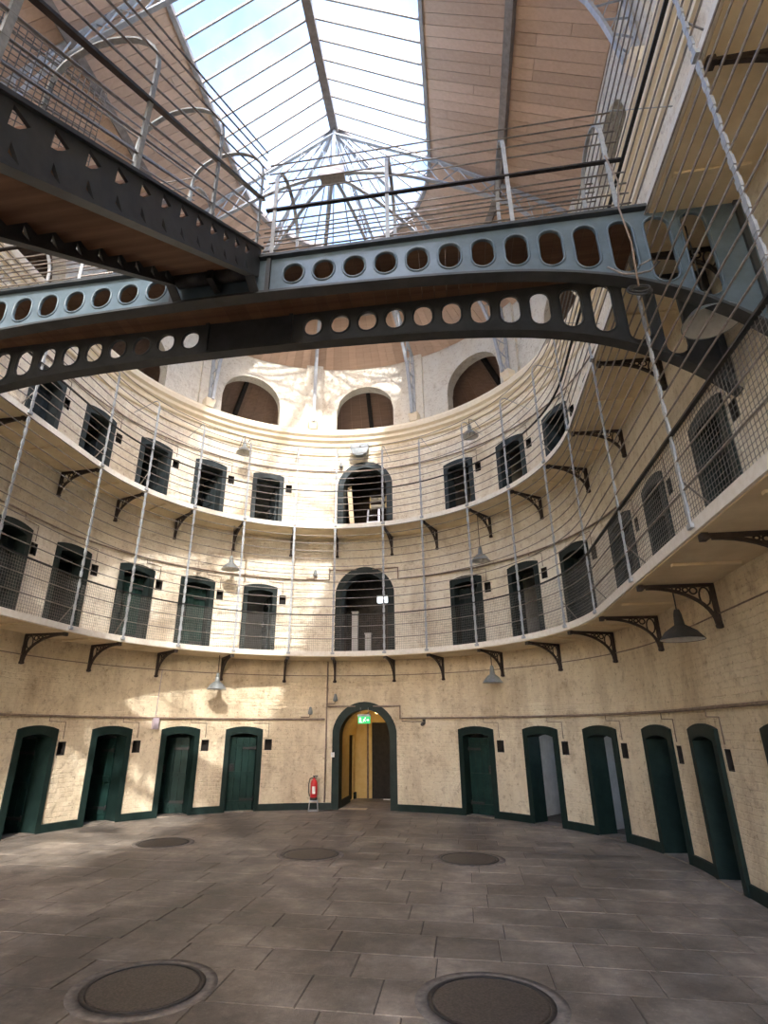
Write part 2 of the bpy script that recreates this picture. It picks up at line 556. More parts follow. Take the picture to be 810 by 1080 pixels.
ZW = 12.74                       # ceiling meets wall
low_open = openings
lun_open = [dict(s0=c - 0.9, s1=c + 0.9, bot=const(10.47), top=arch_top(c, 0.9, 11.13), n=20) for c in LUN_S]

def wall_fn(s, z, d): return P(s, z, R + d)
def crop_open(ops, a, b):
    return [o for o in ops if o['s1'] > a and o['s0'] < b]
def wall_piece(name, a, b, label):
    cut = Z1 - 0.05
    lo_ = [o for o in crop_open(low_open, a, b) if o['bot'](o['s0']) < cut]
    hi_ = [o for o in crop_open(low_open, a, b) if o['bot'](o['s0']) >= cut]
    root = obj(name, pierced(MB(), srange(a, b, 0.14), const(0.0), const(cut), lo_, wall_fn, 0.0, T), 'wall',
               label=label, kind='structure')
    obj('upper_storeys', pierced(MB(), srange(a, b, 0.14), const(cut), const(ZC), hi_, wall_fn, 0.0, T), 'upper', root)
    for (s0, z0) in niches:
        if a < s0 < b:
            m = MB(); m.hexa([P(s0 - .1, z0 - .01, R + .13), P(s0 + .1, z0 - .01, R + .13), P(s0 - .1, z0 - .01, R + .16), P(s0 + .1, z0 - .01, R + .16),
                              P(s0 - .1, z0 + .26, R + .13), P(s0 + .1, z0 + .26, R + .13), P(s0 - .1, z0 + .26, R + .16), P(s0 + .1, z0 + .26, R + .16)])
            for (da, db, za, zb) in ((-.092, -.080, 0, .25), (.080, .092, 0, .25), (-.09, .09, -.002, .012), (-.09, .09, .238, .252)):
                m.hexa([P(s0 + da, z0 + za, R + .004), P(s0 + db, z0 + za, R + .004), P(s0 + da, z0 + za, R + .14), P(s0 + db, z0 + za, R + .14),
                        P(s0 + da, z0 + zb, R + .004), P(s0 + db, z0 + zb, R + .004), P(s0 + da, z0 + zb, R + .14), P(s0 + db, z0 + zb, R + .14)])
            obj('niche_shade_lining', m, 'dark', root)  # dark lining stands in for the shade inside the recess
    obj('clerestory', pierced(MB(), srange(a, b, 0.14), const(ZC), const(ZW + 0.35), crop_open(lun_open, a, b), wall_fn, 0.0, T), 'clere', root)
    return root
wall_back = wall_piece('wall_back', -S90, S90, 'curved cream painted brick apse wall with three tiers of cell doors')
wall_right = wall_piece('wall_right', S90, SEND, 'straight cream brick wall along the right side of the hall')
wall_left = wall_piece('wall_left', -SEND, -S90, 'straight cream brick wall along the left side of the hall')
# ceiling edge pilasters and corbels below the roof trusses
TR_ANG = [16.6, 50.0]
corbels = [sg * rad(a) * R for a in TR_ANG for sg in (-1, 1)]
TR_Y = [0.55, -3.75, -8.35, -13.05, -17.85, -22.45]
for y in TR_Y:
    s = (R * math.acos(y / R)) if y > 0 else S90 - y
    corbels += [s, -s]
for s in corbels:
    par = wall_back if abs(s) < S90 else (wall_right if s > 0 else wall_left)
    m = MB()
    for k in range(2):
        pass
    a, b = s - 0.27, s + 0.27
    m.hexa([P(a, 10.40, R + .02), P(b, 10.40, R + .02), P(a, 10.40, R - .09), P(b, 10.40, R - .09),
            P(a, ZW + .1, R + .02), P(b, ZW + .1, R + .02), P(a, ZW + .1, R - .09), P(b, ZW + .1, R - .09)])
    obj('pilaster', m, 'clere', par)
    m = MB()
    a, b = s - 0.16, s + 0.16
    m.hexa([P(a, 10.38, R - .05), P(b, 10.38, R - .05), P(a + .05, 10.38, R - .26), P(b - .05, 10.38, R - .26),
            P(a, 10.60, R - .05), P(b, 10.60, R - .05), P(a, 10.60, R - .34), P(b, 10.60, R - .34)])
    obj('corbel', m, 'trim', par)

# end wall behind the viewer, with a window opening added to light the hall
m = MB()
def fw(s, z, d): return Vector((s, YEND - d, z))
pierced(m, [-RO - .4 + k * (2 * RO + .8) / 40 for k in range(41)], const(0), lambda s: 17.3,
        [dict(s0=-4.4, s1=4.4, bot=const(1.2), top=seg_top(0, 4.4, 11.2, 1.6), n=24)], fw, 0, T)
wall_front = obj('wall_front', m, 'wall', label='plain cream end wall behind the viewer, window opening added for light', kind='structure')

ew = empty('window_added_fill', (0, YEND, 1.2), label='made-up end window with slim mullions, added behind the viewer for fill light', kind='structure')  # unseen window, added to throw fill light on the shaded walls
def ewt(x): return 11.2 + 1.6 * (1 - (x / 4.4) ** 2) - 1.2
for k in range(8):
    x0, x1 = -4.4 + 1.1 * k, -4.4 + 1.1 * (k + 1)
    m = MB(); m.face([(x0, -.2, 0), (x1, -.2, 0), (x1, -.2, ewt(x1)), (x0, -.2, ewt(x0))]); obj('pane', m, 'glass', ew)
    if k:
        m = MB(); m.box((x0, -.2, ewt(x0) / 2), (.05, .08, ewt(x0))); obj('mullion', m, 'bar', ew)
for z in (2.4, 4.8, 7.2, 9.6):
    m = MB(); m.box((0, -.2, z), (8.8, .07, .05)); obj('transom', m, 'bar', ew)

# ---------------------------------------------------------------- cells behind the wall
shell_open = []
for lv in range(1):
    for side in (1,):
        for k in range(1, 7):
            c = door_s(lv, side, k) + .35
            shell_open.append(dict(s0=c - 0.20, s1=c + 0.20, bot=const(1.5), top=const(2.7), n=1))
m = pierced(MB(), srange(-SEND, SEND, 0.3), const(0), const(11.0), shell_open, lambda s, z, d: P(s, z, RO + d), 0, 0.3)
obj('wall_outer', m, 'cell', label='grey plastered outer wall at the backs of the cells', kind='structure')
PART_S = [2.02, 3.72, 5.37, 7.02, 8.68, 10.55, 12.65, 14.75]
for lv in range(3):
    m = MB()
    z0, z1 = LEVEL_Z[lv], LEVEL_Z[lv] + 3.2
    for side in (-1, 1):
        for q in PART_S:
            s = q * side
            m.hexa([P(s - .1, z0, R + T - .02), P(s + .1, z0, R + T - .02), P(s - .07, z0, RO + .02), P(s + .07, z0, RO + .02),
                    P(s - .1, z1, R + T - .02), P(s + .1, z1, R + T - .02), P(s - .07, z1, RO + .02), P(s + .07, z1, RO + .02)])
    obj('wall_partition', m, 'cell', kind='structure',
        label='whitewashed dividing walls between the %s cells' % ('ground-floor', 'first-gallery', 'second-gallery')[lv])
for lv, zz in enumerate((3.5, 6.9, 10.25)):
    m = MB()
    ss = srange(-SEND, SEND, 0.4)
    for a, b in zip(ss[:-1], ss[1:]):
        m.hexa([P(a, zz - .3, R + T - .03), P(b, zz - .3, R + T - .03), P(a, zz - .3, RO + .1), P(b, zz - .3, RO + .1),
                P(a, zz + .08, R + T - .03), P(b, zz + .08, R + T - .03), P(a, zz + .08, RO + .1), P(b, zz + .08, RO + .1)])
    obj('ceiling_cells', m, 'cell', kind='structure',
        label='grey plaster slab over the %s cells' % ('ground-floor', 'first-gallery', 'second-gallery')[lv])

# ---------------------------------------------------------------- floor
m = MB()
m.box((0, -8, -0.16), (2 * RO + 1, 36, 0.30))
floor = obj('floor', m, 'joint', label='grey brown stone flag floor of the hall', kind='structure')
def in_hall(x, y, r):
    return (math.hypot(x, y) < r) if y > 0 else abs(x) < r
def cam_px(p):
    d = Vector(p) - CAM
    c, s = math.cos(0.161), math.sin(0.161)
    X = c * d.x + s * d.y; F = -s * d.x + c * d.y; U = d.z
    dep = F * math.cos(.3745) + U * math.sin(.3745)
    Yc = U * math.cos(.3745) - F * math.sin(.3745)
    if dep < 0.3: return None
    return (387.5 + 584.45 * X / dep, 540 - 584.45 * Yc / dep, dep)
um = MB()
bv = 0.012
prof = [(0.5, -0.5), (0.5, 0.42), (0.4965, 0.5)]
rings = []
for e, z in prof:
    rings.append([(-e, -e, z), (e, -e, z), (e, e, z), (-e, e, z)])
for k in range(2):
    for j in range(4):
        um.face([rings[k][j], rings[k][(j + 1) % 4], rings[k + 1][(j + 1) % 4], rings[k + 1][j]])
um.face(rings[2])
stone_me = um.mesh('flagstone', 'stone')
slabs = []
y = -9.6
row = 0
while y < 6.1:
    h = random.choice((0.44, 0.50, 0.54, 0.58))
    x = -6.2 - random.random() * 0.6
    while x < 6.2:
        w = random.choice((0.56, 0.66, 0.78, 0.90))
        cx, cy = x + w / 2, y + h / 2
        corners = [(x, y), (x + w, y), (x, y + h), (x + w, y + h)]
        if any(in_hall(a, b, R + 0.05) for a, b in corners) or (abs(cx) < 0.9 and cy > 5.3):
            q = cam_px((cx, cy, 0))
            vis = q and -60 < q[0] < 870 and q[1] < 1140
            size = w * h / (q[2] ** 3) if q else 0
            slabs.append((size if vis else -1, cx, cy, w, h, random.uniform(-0.0025, 0.0015)))
        x += w
    y += h
slabs.sort(reverse=True)
rest = MB()
for k, (size, cx, cy, w, h, dz) in enumerate(slabs):
    if k < 296 and size > 0:
        o = obj('flagstone', stone_me, None, floor, loc=(cx, cy, -0.04 + dz * 0.7))
        o.scale = (w - 0.009, h - 0.009, 0.08)
    else:
        rest.box((cx, cy, -0.04 + dz * 0.7), (w - 0.009, h - 0.009, 0.08))
obj('flagstones', rest, 'stone', floor, kind='stuff')
m = MB(); m.box((0, -16.9, -0.045), (11.2, 14.2, 0.09))
obj('paving', m, 'stone', floor)
m = MB(); m.box((0, 7.4, -0.05), (1.5, 2.6, 0.09))
obj('passage_paving', m, 'stone', floor)

# ---------------------------------------------------------------- plinth (baseboards)
def plinth(name, a, b, label):
    m = MB()
    cuts = []
    for side in (-1, 1):
        for k in range(7):
            c = door_s(0, side, k)
            cuts.append((c - 0.44, c + 0.44))
    cuts.append((-0.82, 0.82))
    cuts.sort()
    cur = a
    segs = []
    for c0, c1 in cuts:
        if c1 < a or c0 > b: continue
        if c0 > cur: segs.append((cur, c0))
        cur = max(cur, c1)
    if cur < b: segs.append((cur, b))
    for s0, s1 in segs:
        ss = srange(s0, s1, 0.2)
        for p, q in zip(ss[:-1], ss[1:]):
            m.hexa([P(p, 0, R + .03), P(q, 0, R + .03), P(p, 0, R - .035), P(q, 0, R - .035),
                    P(p, .15, R + .03), P(q, .15, R + .03), P(p, .14, R - .03), P(q, .14, R - .03)])
    return obj(name, m, 'green', label=label, kind='structure')
plinth('baseboard_back', -S90, S90, 'dark green painted plinth at the foot of the curved wall')
plinth('baseboard_right', S90, SEND - 1, 'dark green painted plinth along the right wall')
plinth('baseboard_left', -SEND + 1, -S90, 'dark green painted plinth along the left wall')

# ---------------------------------------------------------------- cornice
def cornice(name, prof, label):
    m = MB()
    ss = srange(-SEND + .5, SEND - .5, 0.14)
    for a, b in zip(ss[:-1], ss[1:]):
        for (r0, z0), (r1, z1) in zip(prof[:-1], prof[1:]):
            m.face([P(a, z0, r0), P(b, z0, r0), P(b, z1, r1), P(a, z1, r1)])
    return obj(name, m, 'trim', label=label, kind='structure')
cornice('trim_1', [(R + .02, 9.86), (R - .06, 9.88), (R - .08, 9.98), (R - .16, 10.04), (R - .17, 10.12), (R - .24, 10.18), (R - .25, 10.30), (R - .22, 10.36), (R - .22, 10.38), (R + .3, 10.46)],
        'deep cream cornice running round the hall under the arched openings')
cornice('trim_2', [(R + .01, 9.56), (R - .05, 9.58), (R - .06, 9.65), (R - .03, 9.68), (R + .01, 9.70)],
        'thin cream string moulding just below the cornice')

# ---------------------------------------------------------------- ceiling
RS, ZS, YS = 2.46, 15.20, 0.60      # skylight kerb
SL = (ZS - ZW) / (R - RS)
def ceil_pt(s, u, off=0.0):
    """u=0 at the skylight kerb, 1 at the wall, >1 above the cells"""
    if abs(s) <= S90:
        a = s / R
        i = Vector((RS * math.sin(a), YS + RS * math.cos(a), ZS))
    else:
        i = Vector((math.copysign(RS, s), YS - (abs(s) - S90) * (YS - YEND) / (-YEND), ZS))
    o = P(s, ZW)
    q = i + (o - i) * u
    n = Vector((i.x - o.x, (i.y - o.y) if abs(s) < S90 else 0, 0))
    n = n.normalized() * SL + Vector((0, 0, -1)) * 1.0
    n.normalize()
    return q + n * off
m = MB()
ss = srange(-SEND, SEND, 0.25)
UMAX = 1 + 2.75 / (R - RS)
for a, b in zip(ss[:-1], ss[1:]):
    m.face([ceil_pt(a, 0), ceil_pt(b, 0), ceil_pt(b, UMAX), ceil_pt(a, UMAX)])
    m.face([ceil_pt(a, -.02, -.12), ceil_pt(a, UMAX, -.12), ceil_pt(b, UMAX, -.12), ceil_pt(b, -.02, -.12)])
    m.face([ceil_pt(a, 0), ceil_pt(a, -.02, -.12), ceil_pt(b, -.02, -.12), ceil_pt(b, 0)])
ceiling = obj('ceiling', m, 'ceilback', label='sloping tan timber boarded ceiling round the skylight', kind='structure')
UP = (4.12 - RS) / (R - RS)           # purlin line
def plank(s0, s1, u0, u1):
    g = 0.004
    t = 0.022 + random.uniform(0, 0.005)
    p = []
    for off in (0.0, t):
        for u in (u0 + .001, u1 - .001):
            for s in (s0 + g, s1 - g):
                p.append(ceil_pt(s, u, off))
    return p
n_planks = 0
late = MB()
def add_planks(s_list, bands, single):
    global n_planks
    for (s0, s1) in s_list:
        for (u0, u1) in bands:
            cut = u0 + (u1 - u0) * random.choice((0.28, 0.45, 0.62, 0.8)) if random.random() < 0.33 and u1 <= 1 else None
            for (a, b) in (((u0, cut), (cut, u1)) if cut else ((u0, u1),)):
                if single and n_planks < 298:
                    obj('plank', MB().hexa(plank(s0, s1, a, b)), 'ceilwood', ceiling)
                    n_planks += 1
                else:
                    late.hexa(plank(s0, s1, a, b))
st = [(S90 + 0.2 * k, S90 + 0.2 * (k + 1)) for k in range(23)]
add_planks(st, [(0, UP), (UP, 1)], True)
ap = [(-S90 + 2 * S90 * k / 68, -S90 + 2 * S90 * (k + 1) / 68) for k in range(68)]
add_planks([q for k, q in enumerate(ap) if True], [(UP, 1)], True)
add_planks([(-b, -a) for a, b in st], [(0, UP), (UP, 1)], True)
ap2 = [(-S90 + 2 * S90 * k / 40, -S90 + 2 * S90 * (k + 1) / 40) for k in range(40)]
add_planks(ap2, [(0, UP)], True)
far = [(S90 + 4.6 + 0.2 * k, S90 + 4.6 + 0.2 * (k + 1)) for k in range(92)]
add_planks(far + [(-b, -a) for a, b in far], [(0, UP), (UP, 1)], False)
obj('planks', late, 'ceilwood', ceiling, kind='stuff')
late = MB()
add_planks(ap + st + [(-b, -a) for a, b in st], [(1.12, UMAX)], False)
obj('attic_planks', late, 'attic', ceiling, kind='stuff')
# purlin rib and the rafters seen through the arched openings
ss = srange(-SEND, SEND, 0.3)
m = MB()
for a, b in zip(ss[:-1], ss[1:]):
    m.hexa([ceil_pt(a, UP - .02, 0.02), ceil_pt(b, UP - .02, 0.02), ceil_pt(a, UP + .02, 0.02), ceil_pt(b, UP + .02, 0.02),
            ceil_pt(a, UP - .02, 0.15), ceil_pt(b, UP - .02, 0.15), ceil_pt(a, UP + .02, 0.15), ceil_pt(b, UP + .02, 0.15)])
obj('purlin', m, 'bar', ceiling)
for c in LUN_S[:9]:
    m = MB()
    p = []
    for off in (0.02, 0.16):
        for u in (1.15, UMAX - .02):
            for s in (c - .05, c + .05):
                p.append(ceil_pt(s, u, off))
    obj('rafter', m.hexa(p), 'dark', ceiling)

# ---------------------------------------------------------------- skylight
ZR = 16.92                             # glass at the ridge
sky = empty('window_1', (0, 0, ZS), label='long pitched glass skylight with half-round end over the hall', kind='structure')
def sobj(name, mb, mat): 
    o = obj(name, mb, mat, sky)
    o.location = (0, 0, -ZS)
    return o
NB = 58
DY = (YS - (YEND + 0.3)) / NB
gm, bm_ = MB(), MB()
gm.face([(RS, 0, ZS + .05), (RS, -DY, ZS + .05), (0, -DY, ZR), (0, 0, ZR)])
pane_r = gm.mesh('pane', 'glass')
gm = MB(); gm.face([(-RS, 0, ZS + .05), (0, 0, ZR), (0, -DY, ZR), (-RS, -DY, ZS + .05)])
pane_l = gm.mesh('pane', 'glass')
bars = {}
for sg in (-1, 1):
    b = MB(); b.bar((sg * RS, 0, ZS + .02), (0, 0, ZR - .03), 0.035, 0.06)
    bars[sg] = b.mesh('glazing_bar', 'bar')
for k in range(NB + 1):
    yy = YS - k * DY
    for sg in (-1, 1):
        o = obj('glazing_bar', bars[sg], None, sky, loc=(0, yy, -ZS))
        if k < NB:
            obj('pane', pane_r if sg > 0 else pane_l, None, sky, loc=(0, yy, -ZS))
NA = 14
def kerb(a, r=RS, z=ZS + .05): return Vector((r * math.sin(a), YS + r * math.cos(a), z))
apex = Vector((0, YS, ZR))
for k in range(NA):
    a0, a1 = -PI / 2 + PI * k / NA, -PI / 2 + PI * (k + 1) / NA
    g = MB()
    for j in range(3):
        b0, b1 = a0 + (a1 - a0) * j / 3, a0 + (a1 - a0) * (j + 1) / 3
        g.face([kerb(b0), kerb(b1), apex])
    sobj('pane', g, 'glass')
    if k:
        b = MB(); b.bar(kerb(a0, z=ZS + .02), apex - Vector((0, 0, .03)), 0.03, 0.05)
        sobj('glazing_bar', b, 'bar')
m = MB(); m.box((0, (YS + YEND) / 2, ZR - .12), (0.20, YS - YEND, 0.26))
sobj('ridge_beam', m, 'bar')
m = MB()
ss = srange(-SEND, SEND, 0.25)
for a, b in zip(ss[:-1], ss[1:]):
    def kp(s, u, dz): 
        q = ceil_pt(s, u); return q + Vector((0, 0, dz))
    m.hexa([kp(a, -.012, -.05), kp(b, -.012, -.05), kp(a, .012, -.06), kp(b, .012, -.06),
            kp(a, -.012, .09), kp(b, -.012, .09), kp(a, .012, .06), kp(b, .012, .06)])
sobj('kerb', m, 'bar')

# ---------------------------------------------------------------- roof trusses
BC = [(0.0, 15.02), (0.6, 14.98), (1.3, 14.83), (2.0, 14.56), (2.7, 14.20), (3.4, 13.78), (4.0, 13.38), (4.45, 12.98), (4.76, 12.58), (4.98, 12.10), (5.11, 11.60), (5.20, 11.10), (5.27, 10.60)]
TC = [(0.0, 16.55), (0.6, 16.18), (1.3, 15.75), (2.0, 15.33), (2.7, 14.90), (3.4, 14.36), (4.0, 13.90), (4.5, 13.50), (5.0, 13.08), (5.45, 12.70), (5.50, 12.0), (5.50, 11.3), (5.48, 10.60)]
def truss_half(root, fn, rmax):
    """fn(r,t,z): r along the truss (scaled to rmax at the wall), t across"""
    k = rmax / R
    def q(p, t=0.0): return fn(p[0] * k, t, p[1])
    def chord(name, pts, w, h):
        m = MB()
        for a, b in zip(pts[:-1], pts[1:]):
            va, vb = q(a), q(b)
            d = (vb - va).normalized()
            side = (q(a, 1) - va).normalized()
            up = side.cross(d)
            m.bar(va - d * .012, vb + d * .012, w, h, up)
        obj(name, m, 'truss', root)
    chord('bottom_chord', BC, 0.085, 0.05)
    chord('top_chord', TC, 0.085, 0.05)
    m = MB()
    n = 18
    def along(pts, u):
        x = u * (len(pts) - 1); i = min(int(x), len(pts) - 2); f = x - i
        return (pts[i][0] + (pts[i + 1][0] - pts[i][0]) * f, pts[i][1] + (pts[i + 1][1] - pts[i][1]) * f)
    for j in range(n):
        u0, u1 = j / n, (j + 1) / n
        side = (q((1, 0), 1) - q((1, 0))).normalized()
        for (pa, pb) in ((along(BC, u0), along(TC, u1)), (along(TC, u0), along(BC, u1))):
            m.bar(q(pa), q(pb), 0.030, 0.012, (q(pb) - q(pa)).cross(side))
    obj('lattice', m, 'truss', root)
names = {0: 'where the half-round end begins', 1: 'above the footbridge', 2: 'almost overhead of the viewer'}
for i, y in enumerate(TR_Y):
    rm = math.sqrt(R * R - y * y) if y > 0 else R
    lab = ['pale arched lattice roof truss spanning the hall at the skylight hub',
           'pale arched lattice roof truss spanning the hall above the footbridge',
           'pale arched lattice roof truss spanning the hall near the viewer',
           'first pale lattice roof truss behind the viewer', 'second pale lattice roof truss behind the viewer',
           'pale lattice roof truss next to the end wall'][i]
    t = empty('roof_truss', (0, 0, 0), label=lab, cat='truss')
    for sg in (-1, 1):
        truss_half(t, (lambda r, tt, z, sg=sg, y=y: Vector((sg * r, y + tt, z))), rm)
    if i == 0:
        m = MB(); m.box((0, y, 15.02), (0.62, 0.30, 0.30)); obj('hub_box', m, 'bar', t)
        m = MB(); m.tube([(0, y, 15.1), (0, y, 16.7)], 0.05, 8); obj('king_post', m, 'truss', t)
for a in TR_ANG:
    for sg in (-1, 1):
        an = rad(a) * sg
        end = Vector((R * math.sin(an), R * math.cos(an), 0))
        st_ = Vector((0, 0.55, 0))
        d = (end - st_); L = d.length; d.normalize()
        side = Vector((d.y, -d.x, 0))
        lab = 'pale lattice half truss from skylight hub to corbel %s' % {
            (16.6, -1): 'left of the central arched opening', (16.6, 1): 'right of the central arched opening',
            (50.0, -1): 'far left of the apse', (50.0, 1): 'far right of the apse'}[(a, sg)]
        t = empty('roof_truss', (0, 0, 0), label=lab, cat='truss')
        truss_half(t, (lambda r, tt, z, d=d, side=side: st_ + d * r + side * tt + Vector((0, 0, z))), L)

# ---------------------------------------------------------------- door builders
def frame_poly(w, spring, rise, n=8):
    pts = [(-w, 0.0), (-w, spring)]
    for k in range(1, n):
        x = -w + 2 * w * k / n
        pts.append((x, spring + rise * (1 - (x / w) ** 2)))
    pts += [(w, spring), (w, 0.0)]
    return pts
def loc_fn(u, v, d): return Vector((u, d, v))
FR = {}
for lv in range(3):
    sp = SPRING[lv] - LEVEL_Z[lv]
    outer = frame_poly(0.455, sp + 0.15, 0.07)
    inner = frame_poly(DOOR_W, sp, 0.06)
    m = MB()
    m.ring(outer, inner, loc_fn, -0.05, 0.03)          # painted surround
    mid = frame_poly(DOOR_W + 0.03, sp + 0.03, 0.06)
    m.ring(mid, inner, loc_fn, 0.03, T + 0.005)        # painted lining of the deep reveal
    FR[lv] = m.mesh('frame', ('green', 'slate_frame', 'blue_frame')[lv])
def leaf_mesh(mat, h):
    m = MB()
    W = 2 * DOOR_W - 0.03
    n = 4
    for k in range(n):
        x0 = W * k / n; x1 = W * (k + 1) / n - 0.008
        m.box(((x0 + x1) / 2, 0, h / 2 + .01), (x1 - x0, 0.045, h))
    for z in (0.18, h * 0.5, h - 0.2):
        m.box((W / 2, -0.033, z), (W - .04, 0.022, 0.11))
        for k in range(5):
            m.lathe([(0.0, .012), (.012, .008), (.014, 0)], (0.05 + k * (W - .1) / 4, -0.047, z - .005), 6)
    return m.mesh('leaf', mat)
LEAF = {0: leaf_mesh('green_leaf', 1.62), 1: leaf_mesh('slate_frame', 1.62), 2: leaf_mesh('blue_frame', 1.56)}
LEAF['g1'] = leaf_mesh('green_leaf', 1.62)
lk = MB(); lk.box((0.56, -0.045, 0.95), (0.10, 0.05, 0.16)); lk.box((0.56, -.09, 0.95), (0.03, 0.05, 0.03))
LOCK = lk.mesh('lock', 'iron')
hg = MB()
for z in (0.25, 1.38): 
    hg.box((0.15, -0.05, z), (0.34, 0.012, 0.05)); hg.tube([(0, -.03, z - .05), (0, -.03, z + .05)], .016, 6)
HINGE = hg.mesh('strap_hinge', 'iron')
tm = MB(); tm.box((0, T / 2 - .02, 0.004), (2 * DOOR_W, T + .1, 0.03))
SILL = tm.mesh('threshold', 'stone')
ORD = ['first', 'second', 'third', 'fourth', 'fifth', 'sixth', 'seventh']
LVN = ['ground-floor', 'first-gallery', 'second-gallery']
FCOL = ['dark green framed', 'slate green framed', 'blue grey framed']
# leaf opening angle in degrees (0 = shut) and depth of the leaf in the reveal
ANG = {(0, -1, 0): 0, (0, -1, 1): 38, (0, -1, 2): 74, (0, -1, 3): 82, (0, 1, 0): 0, (0, 1, 1): 84, (0, 1, 2): 86, (0, 1, 3): 88, (0, 1, 4): 88, (0, 1, 5): 80,
       (1, -1, 0): 88, (1, -1, 1): 0, (1, -1, 2): 0, (1, -1, 3): 70, (1, 1, 0): 0, (1, 1, 1): 84, (1, 1, 2): 20, (1, 1, 3): 0, (1, 1, 4): 0, (1, 1, 5): 0,
       (2, -1, 0): 84, (2, -1, 1): 78, (2, -1, 2): 80, (2, -1, 3): 82, (2, 1, 0): 84, (2, 1, 1): 80, (2, 1, 2): 82}
n_door = 0
for lv in range(3):
    for side in (-1, 1):
        for k in range(7):
            s = door_s(lv, side, k)
            ang = ANG.get((lv, side, k), 0)
            state = 'shut' if ang == 0 else ('half-open' if ang < 60 else 'open')
            n_door += 1
            d = empty('door_%d' % n_door, P(s, LEVEL_Z[lv]), -wall_angle(s), kind='structure',
                      label='%s %s cell door, %s, %s to the %s of the arch' % (FCOL[lv], LVN[lv], state, ORD[k], 'left' if side < 0 else 'right'))
            obj('frame', FR[lv], None, d)
            obj('threshold', SILL, None, d)
            green1 = lv == 1 and side == -1 and k in (1, 2)
            hinge_right = side < 0 or ang > 60
            depth = 0.10 if (ang == 0 and lv == 0 and side < 0) else (0.22 if ang < 60 else T - 0.03)
            lf = obj('leaf', LEAF['g1'] if green1 else LEAF[lv], None, d)
            if hinge_right:
                lf.location = (DOOR_W - .015, depth, 0)
                lf.scale = (-1, 1, 1)
                lf.rotation_euler = (0, 0, -rad(ang))
            else:
                lf.location = (-DOOR_W + .015, depth, 0)
                lf.rotation_euler = (0, 0, rad(ang))
            obj('lock', LOCK, None, lf)
            obj('strap_hinge', HINGE, None, lf)

# ---------------------------------------------------------------- central arches
def arch_poly(w, spring, n=20):
    pts = [(-w, 0.0)]
    for k in range(n + 1):
        a = PI - PI * k / n
        pts.append((w * math.cos(a), spring + w * math.sin(a)))
    pts.append((w, 0.0))
    return pts
for lv in range(3):
    n_door += 1
    lab = ['tall dark green arched exit doorway in the middle of the ground floor',
           'slate green arched doorway in the middle of the first gallery',
           'blue grey arched doorway in the middle of the second gallery'][lv]
    d = empty('door_%d' % n_door, P(0, LEVEL_Z[lv]), 0, kind='structure', label=lab)
    sp = ARCH_SPRING[lv] - LEVEL_Z[lv]
    m = MB()
    m.ring(arch_poly(0.83, sp), arch_poly(ARCH_W - .01, sp), loc_fn, -0.06, 0.06)
    m.ring(arch_poly(ARCH_W + .03, sp), arch_poly(ARCH_W - .01, sp), loc_fn, 0.06, T + .01)
    obj('frame', m, ('green', 'slate_frame', 'blue_frame')[lv], d)
    if lv:
        m = MB()
        for k in range(7):
            z = 0.12 + k * (sp - .1) / 7
            for sg in (-1, 1):
                m.box((sg * 0.745, -0.07, z), (0.15, 0.03, 0.17))
        obj('quoins', m, ('green', 'slate_frame', 'blue_frame')[lv], d)
# ground-floor passage
pas = obj('wall_passage', MB(), 'passage', label='yellow plastered walls of the passage behind the exit arch', kind='structure')
m = MB()
y0, y1 = R + T, R + T + 2.08
def px_fn(u, v, d): return Vector((-0.68 - d, u, v))
pierced(m, [y0 - .05, y0 + .4, y1], const(0), const(3.1), [dict(s0=y0 + 1.15, s1=y0 + 1.85, bot=const(0), top=seg_top(y0 + 1.5, .35, 1.9, .12), n=8)], px_fn, 0, .05)
m.box((0.78, (y0 + y1) / 2, 1.55), (0.2, y1 - y0 + .1, 3.1))
m.box((0, y1 + .1, 1.55), (1.8, 0.2, 3.1))
n = 14
for k in range(n):
    a0, a1 = PI * k / n, PI * (k + 1) / n
    for yy in ((y0 - .05, y1),):
        m.face([(0.68 * math.cos(a0), yy[0], 1.66 + .68 * math.sin(a0)), (0.68 * math.cos(a1), yy[0], 1.66 + .68 * math.sin(a1)),
                (0.68 * math.cos(a1), yy[1], 1.66 + .68 * math.sin(a1)), (0.68 * math.cos(a0), yy[1], 1.66 + .68 * math.sin(a0))])
pas.data = m.mesh('wall_passage', 'passage')
m = MB()
m.box((-.66, (y0 + y0 + 1.15) / 2, .08), (.05, 1.2, .16)); m.box((-.66, y0 + 1.96, .08), (.05, .22, .16))
obj('plinth', m, 'green', pas)
m = MB()
m.box((0.24, y1 - .02, 1.0), (0.84, 0.06, 2.0)); m.box((0.24, y1 - .06, 0.98), (0.66, 0.03, 1.8))
obj('passage_door', m, 'dark', pas)
m = MB(); m.box((-.77, y0 + 1.5, 1.05), (0.04, 0.9, 2.1))
obj('side_door', m, 'dark', pas)
m = MB(); m.tube([(-.30, y1 - .04, 0.0), (-.30, y1 - .04, 2.3)], .03, 8); obj('pipe', m, 'pipe', pas)
m = MB(); m.box((0.38, y1 - .3, 0.012), (0.4, 0.10, 0.02)); obj('floor_light_slit', m, 'white', pas)  # white strip stands in for a slit of light on the floor
lamp = empty('ceiling_lamp', (0.1, y0 + 1.3, 2.30), label='small warm bulkhead lamp in the exit passage', cat='lamp')
m = MB(); m.lathe([(.0, 0), (.08, 0), (.085, -.03), (.06, -.07), (0, -.085)], n=14); obj('globe', m, 'bulb', lamp)
m = MB(); m.lathe([(.0, .02), (.1, .02), (.1, -.005), (0, -.005)], n=14); obj('base', m, 'iron', lamp)
pl = bpy.data.lights.new('passage_lamp_light', 'POINT'); pl.energy = 1.3; pl.color = (1, .72, .36); pl.shadow_soft_size = .08
po = bpy.data.objects.new('passage_lamp_light', pl); COL.objects.link(po); po.parent = lamp; po.location = (0, 0, -.16)
